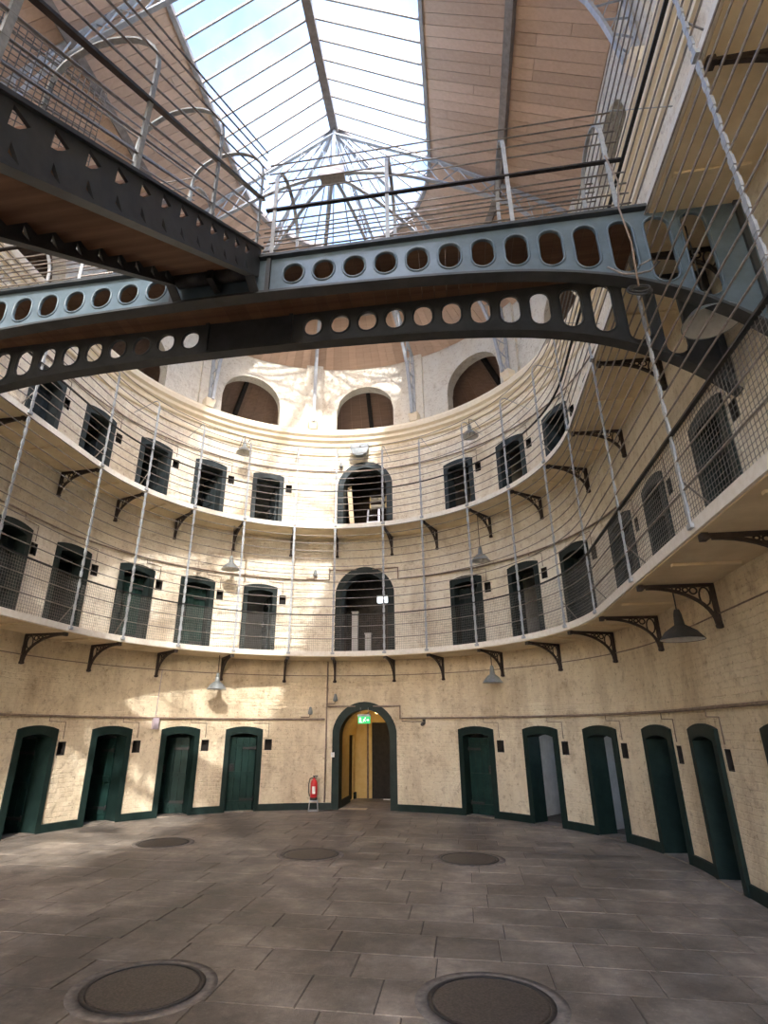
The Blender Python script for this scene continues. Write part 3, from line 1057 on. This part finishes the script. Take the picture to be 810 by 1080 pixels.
for lv, lab in ((1, 'lobby walls with shade put into their colour behind the first-gallery arch'), (2, 'lobby walls with shade put into their colour behind the second-gallery arch')):
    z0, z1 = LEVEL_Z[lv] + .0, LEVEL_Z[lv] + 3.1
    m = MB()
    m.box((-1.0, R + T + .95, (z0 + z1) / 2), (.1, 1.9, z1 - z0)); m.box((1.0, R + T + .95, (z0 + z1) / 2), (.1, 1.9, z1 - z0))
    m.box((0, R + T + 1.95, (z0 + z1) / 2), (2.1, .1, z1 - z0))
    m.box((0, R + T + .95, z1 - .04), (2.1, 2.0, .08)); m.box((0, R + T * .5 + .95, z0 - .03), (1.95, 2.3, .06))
    obj('wall_lobby', m, 'lobby', label=lab, kind='structure')  # dark box added so the arch interior reads as unlit
# upper lobbies: fluorescent, pale posts, ladder, leaning board
lt = empty('strip_light', (0.30, R + T + 1.5, Z1 + 1.92), label='bright fluorescent strip light inside the first-gallery arch', cat='light')
m = MB(); m.box((0, 0, 0), (0.42, 0.10, 0.17)); obj('diffuser', m, 'tube', lt)
m = MB(); m.box((0, .02, .11), (0.46, 0.12, 0.05)); obj('housing', m, 'white', lt)
m = MB(); m.tube([(0, .02, .13), (0, .02, 1.05)], .012, 6); obj('rod', m, 'iron', lt)
for i, (x, hh, lab) in enumerate(((-.42, 1.35, 'tall grey post inside the first-gallery arch, nearer its left jamb'), (-.04, .72, 'short grey post in the middle of the first-gallery arch'))):
    p_ = empty('grey_post', (x, R + T + .5, Z1 + .0), label=lab, cat='post')
    m = MB(); m.box((0, 0, hh / 2), (.17, .12, hh)); obj('shaft', m, 'cell', p_)
    m = MB(); m.box((0, 0, hh + .015), (.20, .15, .03)); m.box((0, 0, .03), (.20, .15, .06)); obj('cap', m, 'cell', p_)
ld = empty('step_ladder', (0.17, R + .40, Z2 + 0.02), label='aluminium ladder standing in the second-gallery arch', cat='ladder')
for sg in (-1, 1):
    m = MB(); m.bar((sg * .19, -.05, 0), (sg * .16, .18, 1.0), .05, .025); obj('stile', m, 'alu', ld)
for k in range(4):
    f = .12 + .22 * k
    m = MB(); m.box((0, -.05 + .23 * f, f), (.36, .06, .025)); obj('rung', m, 'alu', ld)
bd = MB(); bd.bar((-.37, R + .12, Z2 + .02), (-.56, R + .42, Z2 + 1.75), .13, .03, (0, 1, 0))
obj('timber_board', bd, 'board', label='pale timber board leaning inside the second-gallery arch', cat='board')
dr = empty('light_fitting', (0.22, R + T + .9, Z2 + 1.62), label='pair of white lamp drums hanging inside the second-gallery arch', cat='light')
for k, z in enumerate((0, -.24)):
    m = MB(); m.tube([(-.24, 0, z), (.24, 0, z)], .075, 12); obj('drum', m, 'white', dr)
    m = MB(); m.box((-.25, 0, z), (.03, .17, .17)); m.box((.25, 0, z), (.03, .17, .17)); obj('end_cap', m, 'brass', dr)
m = MB(); m.tube([(0, 0, 0.05), (0, 0, 1.5)], .01, 6); obj('cord', m, 'cable', dr)

# ---------------------------------------------------------------- galleries
POST_S = [rad(a) * R for a in (8.0, 21.4, 37.8, 54.2, 70.8, 87.2)] + [S90 + q for q in (1.87, 3.90, 5.94, 7.98, 10.0, 12.0)]
POST_S = sorted([-q for q in POST_S] + POST_S)
SG = S90 + 13.0
gss = srange(-SG, SG, 0.14)
# one cast-iron bracket: x across, y outward to the wall (y=0 at the wall face), z=0 under the slab
def bracket_mesh():
    m = MB()
    m.box((0, -0.42, -0.02), (0.045, 0.84, 0.04))
    m.box((0, -0.025, -0.27), (0.05, 0.05, 0.50))
    m.lathe([(0.0, -.56), (.045, -.55), (.05, -.52), (.03, -.49)], (0, -.03, 0), 8)
    pts = []
    for k in range(13):
        a = PI / 2 * k / 12
        pts.append((0, -0.05 - 0.74 * (1 - math.cos(a)) ** 1.0, -0.50 + 0.46 * math.sin(a)))
    for a, b in zip(pts[:-1], pts[1:]):
        m.bar(a, b, 0.04, 0.035, (0, 1, 0.4))
    def loop(cy, cz, ry, rz, r=.011):
        m.tube([(0, cy + ry * math.cos(2 * PI * k / 14), cz + rz * math.sin(2 * PI * k / 14)) for k in range(14)], r, 5, closed=True)
    loop(-.125, -.16, .062, .115); loop(-.245, -.085, .042, .042); loop(-.335, -.072, .032, .030); loop(-.415, -.062, .026, .022)
    m.box((0, -0.86, -0.01), (0.09, 0.06, 0.11))
    return m.mesh('bracket', 'bracket')
BR = bracket_mesh()
btm = MB(); btm.box((0, -0.46, -0.02), (0.055, 0.70, 0.03)); BATTEN = btm.mesh('soffit_batten', 'soffit')
gal = {}
for gi, zg in enumerate((Z1, Z2)):
    nm = ('lower', 'upper')[gi]
    g = empty('gallery', (0, 0, zg), label='%s horseshoe gallery walkway with white edge and iron brackets' % nm, cat='gallery', group='gallery walkways')
    def gob(name, mb, mat, g=g, zg=zg, **kw):
        o = obj(name, mb, mat, g, **kw); o.location = (0, 0, -zg); return o
    m = MB()
    for a, b in zip(gss[:-1], gss[1:]):
        m.hexa([P(a, zg - .10, RG + .015), P(b, zg - .10, RG + .015), P(a, zg - .10, R + .01), P(b, zg - .10, R + .01),
                P(a, zg, RG + .015), P(b, zg, RG + .015), P(a, zg, R + .01), P(b, zg, R + .01)])
    gob('slab', m, 'soffit')
    m = MB()
    for a, b in zip(gss[:-1], gss[1:]):
        m.hexa([P(a, zg - .085, RG - .015), P(b, zg - .085, RG - .015), P(a, zg - .085, RG + .04), P(b, zg - .085, RG + .04),
                P(a, zg + .035, RG - .015), P(b, zg + .035, RG - .015), P(a, zg + .035, RG + .04), P(b, zg + .035, RG + .04)])
    gob('edge_beam', m, 'edge')
    for i, s in enumerate(POST_S):
        o = obj('bracket', BR, None, g, loc=P(s, -0.10), rotz=-wall_angle(s))
        if i:
            sm = (s + POST_S[i - 1]) / 2
            if abs(sm) > 5:
                obj('soffit_batten', BATTEN, None, g, loc=P(sm, -0.10), rotz=-wall_angle(sm))
    gal[gi] = g

def rail_pts(r, z, step=0.3):
    return [P(s, z, r) for s in srange(-SG, SG, step)]
# lower railing: full height between the galleries
RL = RG - 0.03
ra = empty('gallery_railing', (0, 0, Z1), label='tall rod railing with wire mesh between the lower and upper gallery', cat='railing', group='gallery railings')
def rob(root, z0, name, mb, mat, **kw):
    o = obj(name, mb, mat, root, **kw); o.location = (0, 0, -z0); return o
pm = MB()
def post_mesh(h, hook):
    m = MB()
    m.box((0, 0, h / 2), (0.042, 0.016, h))
    k = 0.22
    z = 0.15
    while z < h - .05:        # swellings where the rods pass through
        m.box((0, 0, z), (0.058, 0.022, 0.10)); z += k
    m.box((0, .03, -.02), (.09, .10, .05))
    if hook:
        pts = [(0, 0, h - .02)]
        for q in range(1, 9):
            a = PI * 0.62 * q / 8
            pts.append((0, .20 * (1 - math.cos(a)), h + .20 * math.sin(a)))
        m.tube(pts, .014, 6)
        e = pts[-1]
        m.tube([e, (0, .92, e[2] - .08)], .008, 5)
    return m.mesh('post', 'post')
PM1, PM2 = post_mesh(Z2 - Z1 - .10, False), post_mesh(2.20, True)
for s in POST_S:
    obj('post', PM1, None, ra, loc=P(s, 0.0, RL), rotz=-wall_angle(s))
for z in [3.94, 4.25] + [4.76 + .214 * k for k in range(11)]:
    m = MB(); m.tube(rail_pts(RL, z), .010, 5); rob(ra, Z1, 'rod', m, 'rod')
m = MB()
pts = rail_pts(RL, 4.54)
for a, b in zip(pts[:-1], pts[1:]): m.bar(a, b, .045, .022)
rob(ra, Z1, 'handrail', m, 'iron')
# diagonal stays at the foot of the posts
for s in POST_S:
    if abs(s) > 6:
        m = MB(); m.tube([P(s, 4.06, RL), P(s, 3.64, RL + .34)], .010, 5)
        rob(ra, Z1, 'stay', m, 'rod')
# wire mesh infill (uncountable)
m = MB()
SM = S90 + 6.5
ms = srange(-SM, SM, 0.055)
st_s = [SM * 2 * k / 560 - SM for k in range(561)]
def wire(a, b, w):
    d = (b - a).normalized()
    m.bar(a, b, w, w, (0.1, 0.2, 1) if abs(d.z) < .9 else (1, 0.3, 0))
for s in st_s:
    wire(P(s, 3.63, RL + .012), P(s, 4.53, RL + .012), .0035)
hs = srange(-SM, SM, 0.25)
for k in range(17):
    z = 3.66 + k * .0545
    for a, b in zip(hs[:-1], hs[1:]): wire(P(a, z, RL + .012), P(b, z, RL + .012), .0035)
rob(ra, Z1, 'wire_mesh', m, 'mesh', kind='stuff')
# upper railing
rb = empty('gallery_railing', (0, 0, Z2), label='rod railing with hooked posts along the upper gallery', cat='railing', group='gallery railings')
for s in POST_S:
    obj('post', PM2, None, rb, loc=P(s, 0.0, RL), rotz=-wall_angle(s))
for z in [7.22 + .195 * k for k in range(12) if k != 4]:
    m = MB(); m.tube(rail_pts(RL, z), .010, 5); rob(rb, Z2, 'rod', m, 'rod')
m = MB(); pts = rail_pts(RL, 8.0)
for a, b in zip(pts[:-1], pts[1:]): m.bar(a, b, .04, .02)
rob(rb, Z2, 'handrail', m, 'iron')
for s in POST_S:
    if abs(s) > 6:
        m = MB(); m.tube([P(s, 7.45, RL), P(s, 7.04, RL + .34)], .010, 5)
        rob(rb, Z2, 'stay', m, 'rod')

# ---------------------------------------------------------------- footbridge
YN, YF = -4.47, -3.55
br = empty('footbridge', (0, (YN + YF) / 2, Z2), label='iron footbridge with pierced arched girders crossing the hall', cat='bridge')
def bob(name, mb, mat, **kw):
    o = obj(name, mb, mat, br, **kw); o.location = (0, -(YN + YF) / 2, -Z2); return o
XE = 5.64
def g_bot(x):
    t = abs(x) / XE
    return 6.44 - 0.30 * t ** 2 - 0.95 * t ** 6
def g_top(x): return 6.98
holes = []
for k in range(14):
    c = 0.85 + 0.357 * k
    if c > 5.35: break
    for sg in (-1, 1):
        cc = c * sg
        r = 0.115
        hb, ht = g_bot(c + .05) + 0.135 + r, 6.835 - r
        if ht < hb: 
            mid = (hb + ht) / 2; hb = ht = mid
        def mk(cc=cc, r=r, hb=hb, ht=ht):
            return dict(s0=cc - r, s1=cc + r, n=10,
                        bot=lambda s: hb - math.sqrt(max(0, r * r - (s - cc) ** 2)),
                        top=lambda s: ht + math.sqrt(max(0, r * r - (s - cc) ** 2)))
        holes.append(mk())
xs = [-XE + 2 * XE * k / 60 for k in range(61)]
for yy, nm, mt in ((YN, 'near_girder', 'steel'), (YF, 'far_girder', 'dgirder')):  # far girder has the same paint, its shade put into the darker colour
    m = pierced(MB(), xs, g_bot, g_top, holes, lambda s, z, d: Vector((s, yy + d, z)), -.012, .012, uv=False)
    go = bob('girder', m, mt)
    for gz, th in ((g_bot, .03), (g_top, .04)):
        m = MB()
        for a, b in zip(xs[:-1], xs[1:]):
            m.bar((a, yy, gz(a) - .01), (b, yy, gz(b) - .01), .15, th, (0, 0, 1))
        obj('flange', m, 'dgirder', go)
    m = MB()
    for h in holes:                      # raised rims round the holes
        cc = (h['s0'] + h['s1']) / 2
        r = .115
        ht = h['top'](cc) - r; hb = h['bot'](cc) + r
        pts = []
        for k in range(9): a = PI * k / 8; pts.append((cc + (r + .012) * math.cos(a), yy - .016, ht + (r + .012) * math.sin(a)))
        for k in range(9): a = PI + PI * k / 8; pts.append((cc + (r + .012) * math.cos(a), yy - .016, hb + (r + .012) * math.sin(a)))
        m.tube(pts, .013, 5, closed=True)
    obj('hole_rim', m, mt, go, kind='stuff')
    for x in (-5.58, -.62, .55, 5.58):
        m = MB(); m.box((x, yy - .02, (g_bot(x) + 6.96) / 2), (.05, .05, 6.96 - g_bot(x)))
        obj('stiffener', m, 'dgirder', go)
pk = MB(); pk.box((0, 0, 0), (0.148, YF - YN - .03, 0.045)); PK = pk.mesh('plank', 'plank')
nx = int(2 * RG / .155)
for k in range(nx + 1):
    obj('plank', PK, None, br, loc=(-RG + .08 + k * (2 * RG - .16) / nx, 0, -.045 - random.uniform(0, .004)))
RZ = [7.10, 7.25, 7.40, 7.57, 8.06, 8.24, 8.40, 8.56]
for yy in (YN, YF):
    for x0, x1 in (((-4.6, -.55), (.45, 4.6)) if yy == YN else ((-4.6, 4.6),)):
        for z in RZ:
            m = MB(); m.tube([(x0, yy, z), (x1, yy, z)], .010, 5); bob('rod', m, 'rod')
        m = MB(); m.bar((x0, yy, 7.77), (x1, yy, 7.77), .045, .022); bob('handrail', m, 'iron')
    m = MB()
for x in (-4.45, -3.35, -1.95, -.62, .56, 1.95, 3.35, 4.45):
    m = MB()
    pts = [(x, YN, 7.0)]
    w = (YF - YN) / 2
    for k in range(13):
        a = PI - PI * k / 12
        pts.append((x, (YN + YF) / 2 + w * math.cos(a), 8.24 + w * math.sin(a)))
    pts.append((x, YF, 7.0))
    for a, b in zip(pts[:-1], pts[1:]): m.bar(a, b, .045, .018, (b[1] - a[1] + .001, 0, 0) if False else (0, -(b[2] - a[2]), b[1] - a[1]))
    bob('hoop', m, 'post')

# ---------------------------------------------------------------- staircase down from the bridge
SLP = 0.742
RUN, RISE = 0.2525, 0.2525 * 0.742
XR, XL = 0.42, -0.52
stc = empty('staircase', (0, YN, 0), label='iron staircase with timber treads descending from the footbridge', cat='staircase')
def tob(name, mb, mat, **kw):
    o = obj(name, mb, mat, stc, **kw); o.location = (0, -YN, 0); return o
YB = YN - 7.0 / SLP
def zc_(y): return 6.98 + (y - YN) * SLP
for x in (XR, XL):
    hs_ = []
    y = YN - .36
    while y > YB + .4:
        c = y
        hs_.append(dict(s0=c - .075, s1=c + .045, n=3, bot=(lambda s, c=c: zc_(s) - .005 + max(0.0, (s - c + .015) * 1.0) - .0), top=(lambda s, c=c: zc_(c) + .085 + .0 * s)))
        hs_.append(dict(s0=c - .03, s1=c + .07, n=3, bot=(lambda s, c=c: zc_(c) - .20), top=(lambda s, c=c: max(zc_(c) - .20, zc_(s) - .10 - (s - c + .03) * 1.7))))
        y -= RUN
    ys = [YB + (YN - YB) * k / 30 for k in range(31)]
    m = pierced(MB(), ys, lambda y: zc_(y) - .26, lambda y: zc_(y) + .17, hs_, lambda s, z, d: Vector((x + d, s, z)), -.012, .012, uv=False)
    so = tob('stringer', m, 'dgirder')
    m = MB()
    m.bar((x, YB, zc_(YB) - .27), (x, YN - .25, zc_(YN - .25) - .27), .10, .025)
    m.bar((x, YN - .25, zc_(YN - .25) - .27), (x, YN - .06, 6.44), .10, .025)
    obj('flange', m, 'dgirder', so)
    m = MB(); m.bar((x, YB, zc_(YB) + .175), (x, YN, zc_(YN) + .175), .09, .025)
    obj('flange', m, 'dgirder', so)
tmm = MB(); tmm.box((0, 0, 0), (XR - XL - .03, 0.29, 0.035)); TREAD = tmm.mesh('tread', 'plank')
rmm = MB(); rmm.box((0, 0, 0), (XR - XL - .03, 0.022, RISE)); RISER = rmm.mesh('riser', 'plank')
k = 0
y = YN - .16
while y > YB + .2:
    obj('tread', TREAD, None, stc, loc=((XR + XL) / 2, y - YN, zc_(y) - .03))
    obj('riser', RISER, None, stc, loc=((XR + XL) / 2, y - YN - .125, zc_(y) - .03 - RISE / 2))
    y -= RUN
yh = [YN - .14, YN - 1.20, YN - 2.28, YN - 3.36, YN - 4.44, YN - 5.5, YN - 6.6, YN - 7.7]
for y in yh:
    m = MB(); xm = (XR + XL) / 2; w = (XR - XL) / 2
    zb = zc_(y) + .15
    pts = [(XR, y, zb)]
    for k in range(13):
        a = PI * k / 12
        pts.append((xm + w * math.cos(a), y, zb + 1.24 + w * .92 * math.sin(a)))
    pts.append((XL, y, zb))
    for a, b in zip(pts[:-1], pts[1:]): m.bar(a, b, .018, .045, (0, 1, 0))
    z = zb + .12
    tob('hoop', m, 'post')
for x in (XR, XL):
    for dz in (.34, .52, .70, 1.10, 1.28, 1.46, 1.62, 1.76):
        m = MB(); m.tube([(x, YN - .05, zc_(YN) + dz), (x, YB + .6, zc_(YB + .6) + dz)], .010, 5); tob('rod', m, 'rod')
    m = MB(); m.bar((x, YN - .05, zc_(YN) + .92), (x, YB + .6, zc_(YB + .6) + .92), .05, .024); tob('handrail', m, 'iron')
m = MB()
y = YM = YN - 1.75
while y > YB + .7:
    m.bar((XL + .015, y, zc_(y) + .20), (XL + .015, y, zc_(y) + 1.74), .006, .006, (1, 0, 0)); y -= .065
for k in range(24):
    z = .21 + k * .0665
    m.bar((XL + .015, YM, zc_(YM) + z), (XL + .015, YB + .7, zc_(YB + .7) + z), .006, .006)
tob('wire_mesh', m, 'mesh', kind='stuff')
m = MB(); m.tube([(XL + .03, YN - .16, 6.66), (-.08, YN - .16, 6.66)], .10, 16); m.tube([(.0, YN - .16, 6.66), (XR - .03, YN - .16, 6.66)], .10, 16)
tob('drum', m, 'iron')
m = MB(); m.box((-.04, YN - .16, 6.66), (.07, .24, .30)); tob('bearing', m, 'iron')
# bottom of the stair stands on the floor
m = MB(); m.box(((XR + XL) / 2, YB + .05, .04), (1.2, .5, .08)); tob('foot_step', m, 'stone')

# ---------------------------------------------------------------- pipes and cables on the walls
def run(name, pts, r, mat, label, cat, off=0.035, step=0.25):
    out = []
    for (s0, z0), (s1, z1) in zip(pts[:-1], pts[1:]):
        n = max(1, int(abs(s1 - s0) / step))
        for k in range(n): out.append(P(s0 + (s1 - s0) * k / n, z0 + (z1 - z0) * k / n, R - off))
    out.append(P(*pts[-1], R - off))
    m = MB(); m.tube(out, r, 6)
    return obj(name, m, mat, label=label, cat=cat)
SE = S90 + 9
run('conduit_pipe', [(-SE, 2.06), (-1.02, 2.05)], .022, 'pipe', 'brown conduit pipe running above the ground-floor doors left of the arch', 'pipe')
run('conduit_pipe', [(-.98, 2.36), (.93, 2.36), (.93, 2.07), (SE, 2.06)], .022, 'pipe', 'brown conduit pipe stepping over the exit arch and along the right wall', 'pipe')
run('conduit_pipe', [(-.98, 3.48), (-.98, .16)], .020, 'pipe', 'upright brown pipe dropping beside the left jamb of the exit arch', 'pipe', .04)
run('conduit_pipe', [(.97, 2.0), (1.55, 1.99)], .012, 'pipe', 'short thin rod on the wall right of the exit arch', 'pipe', .04)
run('wall_cable', [(-SE, 3.12), (SE, 3.12)], .010, 'pipe', 'thin cable pinned along the wall under the lower gallery', 'cable', .012)
run('wall_cable', [(-5.2, 3.12), (-5.22, 2.0)], .008, 'lilac', 'thin pinkish cable hanging down to the lilac box', 'cable', .012)
run('conduit_pipe', [(-SE, 5.70), (-1.0, 5.70), (-1.0, 6.05)], .018, 'pipe', 'thin conduit above the lower gallery doors left of the arch', 'pipe')
run('conduit_pipe', [(-1.0, 5.98), (.95, 5.98), (.95, 5.66), (SE, 5.66)], .022, 'pipe', 'thin conduit above the lower gallery doors right of the arch', 'pipe')
run('conduit_pipe', [(-SE, 9.05), (SE, 9.05)], .018, 'pipe', 'thin conduit running above the upper gallery doors', 'pipe')
for lv in range(3):
    for side in (-1, 1):
        for k in range(6):
            c = door_s(lv, side, k)
            zt = (2.05, 5.68, 9.05)[lv]
            run('conduit_branch', [(c + .22, zt), (c + .22, zt - .09), (c + .60, zt - .10), (c + .60, zt - .42)], .008, 'pipe',
                'thin conduit loop over the %s cell door %s %s of the arch' % (LVN[lv], ORD[k], 'left' if side < 0 else 'right'), 'pipe', .012)

# ---------------------------------------------------------------- wall fittings
ex = empty('exit_sign', (0.0, R - .06, 2.03), label='green illuminated running-man exit sign hanging in the arch', cat='sign')
m = MB(); m.box((0, 0, 0), (0.31, 0.045, 0.17)); obj('box', m, 'exit', ex)
m = MB()
f = -0.026
m.box((-.10, f, 0), (.05, .006, .115)); m.box((-.062, f, -.05), (.03, .006, .016))
def flat(poly): m.prism(poly, lambda u, v, d: Vector((u, d, v)), f - .003, f + .003)
flat([(-.035, .0), (.01, .035), (.035, .03), (.02, .0), (.045, -.03), (.035, -.04), (.005, -.012), (-.02, -.05), (-.032, -.042), (-.008, -.002)])
m.lathe([(0, -.002), (.0001, .002)], (0, 0, 0), 3)
m.tube([(.032, f - .003, .052), (.032, f + .003, .052)], .015, 10)
flat([(.13, .0), (.09, .035), (.09, .012), (.062, .012), (.062, -.012), (.09, -.012), (.09, -.035)])
obj('pictogram', m, 'exitw', ex)
m = MB(); m.box((0, .0, .11), (.33, .06, .05)); m.tube([(-.1, 0, .13), (-.1, 0, .30)], .006, 5); m.tube([(.1, 0, .13), (.1, 0, .30)], .006, 5); obj('hanger', m, 'zinc', ex)

fe = empty('fire_extinguisher', P(-1.24, 0, R - .34), -wall_angle(-1.24), label='red fire extinguisher on a low stand left of the exit arch', cat='extinguisher')
m = MB(); m.lathe([(0, .27), (.075, .27), (.082, .29), (.082, .60), (.065, .66), (.03, .69), (.028, .72)], n=18); obj('cylinder', m, 'red', fe)
m = MB(); m.lathe([(.084, .22), (.086, .22), (.086, .30), (.084, .30)], n=18); obj('base_ring', m, 'cable', fe)
m = MB()
for k in range(8):
    a0 = -PI * .5 - .5 + k * .125; a1 = a0 + .125
    m.face([(.0838 * math.cos(a0), .0838 * math.sin(a0), .38), (.0838 * math.cos(a1), .0838 * math.sin(a1), .38), (.0838 * math.cos(a1), .0838 * math.sin(a1), .54), (.0838 * math.cos(a0), .0838 * math.sin(a0), .54)])
obj('paper_label', m, 'white', fe)
m = MB(); m.box((.03, 0, .76), (.12, .025, .02)); m.box((.02, 0, .725), (.10, .025, .018)); m.tube([(0, 0, .70), (0, 0, .77)], .016, 8); obj('valve_handle', m, 'cable', fe)
m = MB(); m.tube([(-.02, -.01, .73), (-.10, -.01, .70), (-.125, -.01, .58), (-.12, -.01, .42), (-.095, -.01, .32)], .012, 6); obj('hose', m, 'cable', fe)
m = MB()
for a in (-.11, .11):
    for b in (-.09, .09): m.tube([(a, b, 0.02), (a * .8, b * .8, .25)], .010, 6)
m.tube([(-.12, -.1, .02), (.12, -.1, .02), (.12, .1, .02), (-.12, .1, .02)], .012, 6, closed=True)
m.lathe([(.088, .22), (.095, .22), (.095, .24), (.088, .24)], n=16); m.box((0, 0, .235), (.16, .16, .012))
obj('stand', m, 'alu', fe)
m = MB(); m.box((0, .16, .86), (.05, .02, .16)); obj('sign_plate', m, 'board', fe)
o = empty('switch_box', P(-.80, 1.22, R - .075), -wall_angle(-.80), label='small white switch on the left jamb of the exit arch', cat='switch')
m = MB(); m.box((0, 0, 0), (.09, .03, .11)); obj('box', m, 'white', o)
m = MB(); m.box((0, -.02, 0), (.03, .012, .05)); obj('rocker', m, 'lampin', o)
o = empty('junction_box', P(-5.22, 1.93, R - .05), -wall_angle(-5.22), label='lilac junction box on the wall pipe between two left doors', cat='box')
m = MB(); m.box((0, 0, 0), (.13, .09, .24)); obj('body', m, 'lilac', o)
m = MB(); m.box((0, -.05, 0), (.10, .012, .19)); obj('lid', m, 'lilac', o)
def wall_valve(s, z, label):
    o = empty('wall_fitting', P(s, z, R - .07), -wall_angle(s), label=label, cat='fitting')
    m = MB(); m.tube([(-.22, 0, 0), (.0, 0, 0), (.02, 0, .10)], .015, 6); obj('arm', m, 'pipe', o)
    m = MB(); m.lathe([(0, .17), (.03, .16), (.055, .06), (.06, 0), (.03, -.02), (0, -.02)], (.02, 0, .08), 10); obj('bell', m, 'zinc', o)
wall_valve(-.78, 2.42, 'small grey alarm bell above the left shoulder of the exit arch')
wall_valve(-1.42, 2.10, 'grey pipe valve on the wall left of the exit arch')
wall_valve(-1.42, 5.72, 'grey pipe valve on the wall left of the first-gallery arch')
wall_valve(-.74, 9.10, 'small grey alarm bell above the left shoulder of the second-gallery arch')
o = empty('camera_pod', P(1.55, 1.97, R - .08), -wall_angle(1.55), label='small black security camera right of the exit arch', cat='camera')
m = MB(); m.tube([(0, -.10, -.05), (0, .04, -.02)], .04, 10); obj('body', m, 'cable', o)
m = MB(); m.box((0, .05, .03), (.06, .04, .08)); obj('mount', m, 'cable', o)

def pendant(s, r, zr, ztop, rr, mat, label):
    p = P(s, zr, r)
    o = empty('pendant_lamp', p, 0, label=label, cat='lamp', group='pendant lamps under the galleries')
    m = MB(); m.lathe([(.035, .30), (.05, .26), (.06, .17), (.10, .145), (rr * .72, .09), (rr, .0), (rr + .008, -.012)], n=24); obj('shade', m, mat, o)
    m = MB(); m.lathe([(rr - .002, -.008), (rr * .70, .078), (.09, .13), (0, .14)], n=24); obj('lining', m, 'lampin', o)
    m = MB(); m.lathe([(0, .37), (.03, .36), (.045, .31), (.05, .27), (.0, .26)], n=12); obj('cap', m, mat, o)
    m = MB(); m.tube([(0, 0, .35), (0, 0, ztop - zr)], .009, 6); obj('cord', m, 'cable', o)
    m = MB(); m.lathe([(0, .13), (.03, .11), (.045, .05), (.03, .005), (0, 0)], n=12); obj('bulb', m, 'lampin', o)
    return o
def ang(a): return rad(a) * R
pendant(ang(-40), 5.18, 2.72, 3.5, .23, 'zinc', 'pale grey pendant lamp in sunlight under the lower gallery, left of the arch')
pendant(ang(38), 5.18, 2.80, 3.5, .22, 'zinc', 'grey pendant lamp under the lower gallery, right of the arch')
pendant(S90 + 1.78, 5.20, 2.84, 3.5, .25, 'cable', 'black pendant lamp under the lower gallery on the near right wall')
pendant(ang(-39.3), 5.18, 5.70, 6.9, .23, 'zinc', 'pale grey pendant lamp under the upper gallery, left of the arch')
pendant(ang(37.2), 5.18, 5.66, 6.9, .22, 'zinc', 'grey pendant lamp under the upper gallery, right of the arch')
pendant(S90 + 4.25, 5.18, 5.62, 6.9, .27, 'zinc', 'large grey pendant lamp below the right end of the footbridge')
for a, lab in ((-38.6, 'left of the arch'), (37.3, 'right of the arch')):
    o = pendant(ang(a), 5.12, 9.10, 9.62, .21, 'zinc', 'grey pendant lamp on a wall arm above the upper gallery, ' + lab)
    m = MB(); e = P(ang(a), 0, R - .02) - P(ang(a), 0, 5.12)
    m.tube([(0, 0, .52), e * .5 + Vector((0, 0, .58)), e + Vector((0, 0, .42))], .010, 6); obj('wall_arm', m, 'zinc', o)
o = empty('flood_lamp', P(-.12, 9.62, R - .26), 0, label='grey half-drum flood lamp above the second-gallery arch', cat='lamp')
m = MB(); 
poly = [(-.28, .16), (.28, .16), (.27, -.02), (.19, -.15), (.08, -.20), (-.08, -.20), (-.19, -.15), (-.27, -.02)]
m.prism(poly, lambda u, v, d: Vector((u, d, v)), -.12, .06); obj('housing', m, 'zinc', o)
m = MB(); m.tube([(0, .06, .05), (0, .25, .12)], .025, 8); obj('arm', m, 'iron', o)
m = MB(); m.tube([(.03, -.14, .06), (.03, -.11, .06)], .03, 10); obj('knob', m, 'iron', o)

# coil of cable tied to a post by the bridge end
o = empty('cable_coil', (4.42, YN - .16, 5.78), label='loose coil of black cable tied to the railing under the footbridge', cat='cable')
for k in range(5):
    m = MB()
    rr = .07 + .02 * random.random()
    t1, t2 = random.uniform(-.5, .5), random.uniform(-.5, .5)
    m.tube([(rr * 1.3 * math.cos(2 * PI * q / 16), .04 * math.sin(2 * PI * q / 16 + t1), rr * math.sin(2 * PI * q / 16) + t2 * .05) for q in range(16)], .008, 5, closed=True)
    obj('loop', m, 'cable', o)
m = MB(); m.tube([(-.25, 0, .33), (-.12, 0, .22), (0, 0, .20), (.14, 0, .22), (.24, 0, .32), (.16, 0, .36), (.05, 0, .30)], .010, 6); obj('bracket_wire', m, 'rod', o)
m = MB(); m.tube([(.0, 0, .05), (.02, -.01, .6), (-.02, 0, 1.1), (.04, .02, 1.5), (-.03, .03, 1.92)], .010, 6); obj('lead', m, 'pipe', o)

# manhole covers
def manhole(x, y, r, label):
    o = empty('manhole_cover', (x, y, 0.0), random.uniform(0, 1), label=label, cat='manhole', group='manhole covers in the floor')
    m = MB(); m.lathe([(r + .13, -.02), (r + .13, .003), (r + .035, .005), (r + .035, -.02)], n=40); obj('cement_collar', m, 'collar', o)
    m = MB(); m.lathe([(r + .04, -.02), (r + .04, .008), (r + .005, .008), (r, -.01)], n=40); obj('rim', m, 'iron', o)
    m = MB(); m.lathe([(r, -.01), (r, .005), (r - .02, .006), (0.0, .006)], n=40)
    obj('cover', m, 'manhole', o)
manhole(0.0, -4.38, .41, 'round chequered manhole cover nearest the viewer on the left')
manhole(2.56, -4.22, .41, 'round chequered manhole cover nearest the viewer on the right')
manhole(0.02, .47, .40, 'round manhole cover on the far floor in line with the exit arch')
manhole(2.45, .52, .40, 'round manhole cover on the far floor right of the exit arch')
manhole(-2.70, .97, .38, 'round manhole cover at the edge of the sunlit floor')
print('objects', len(bpy.data.objects))
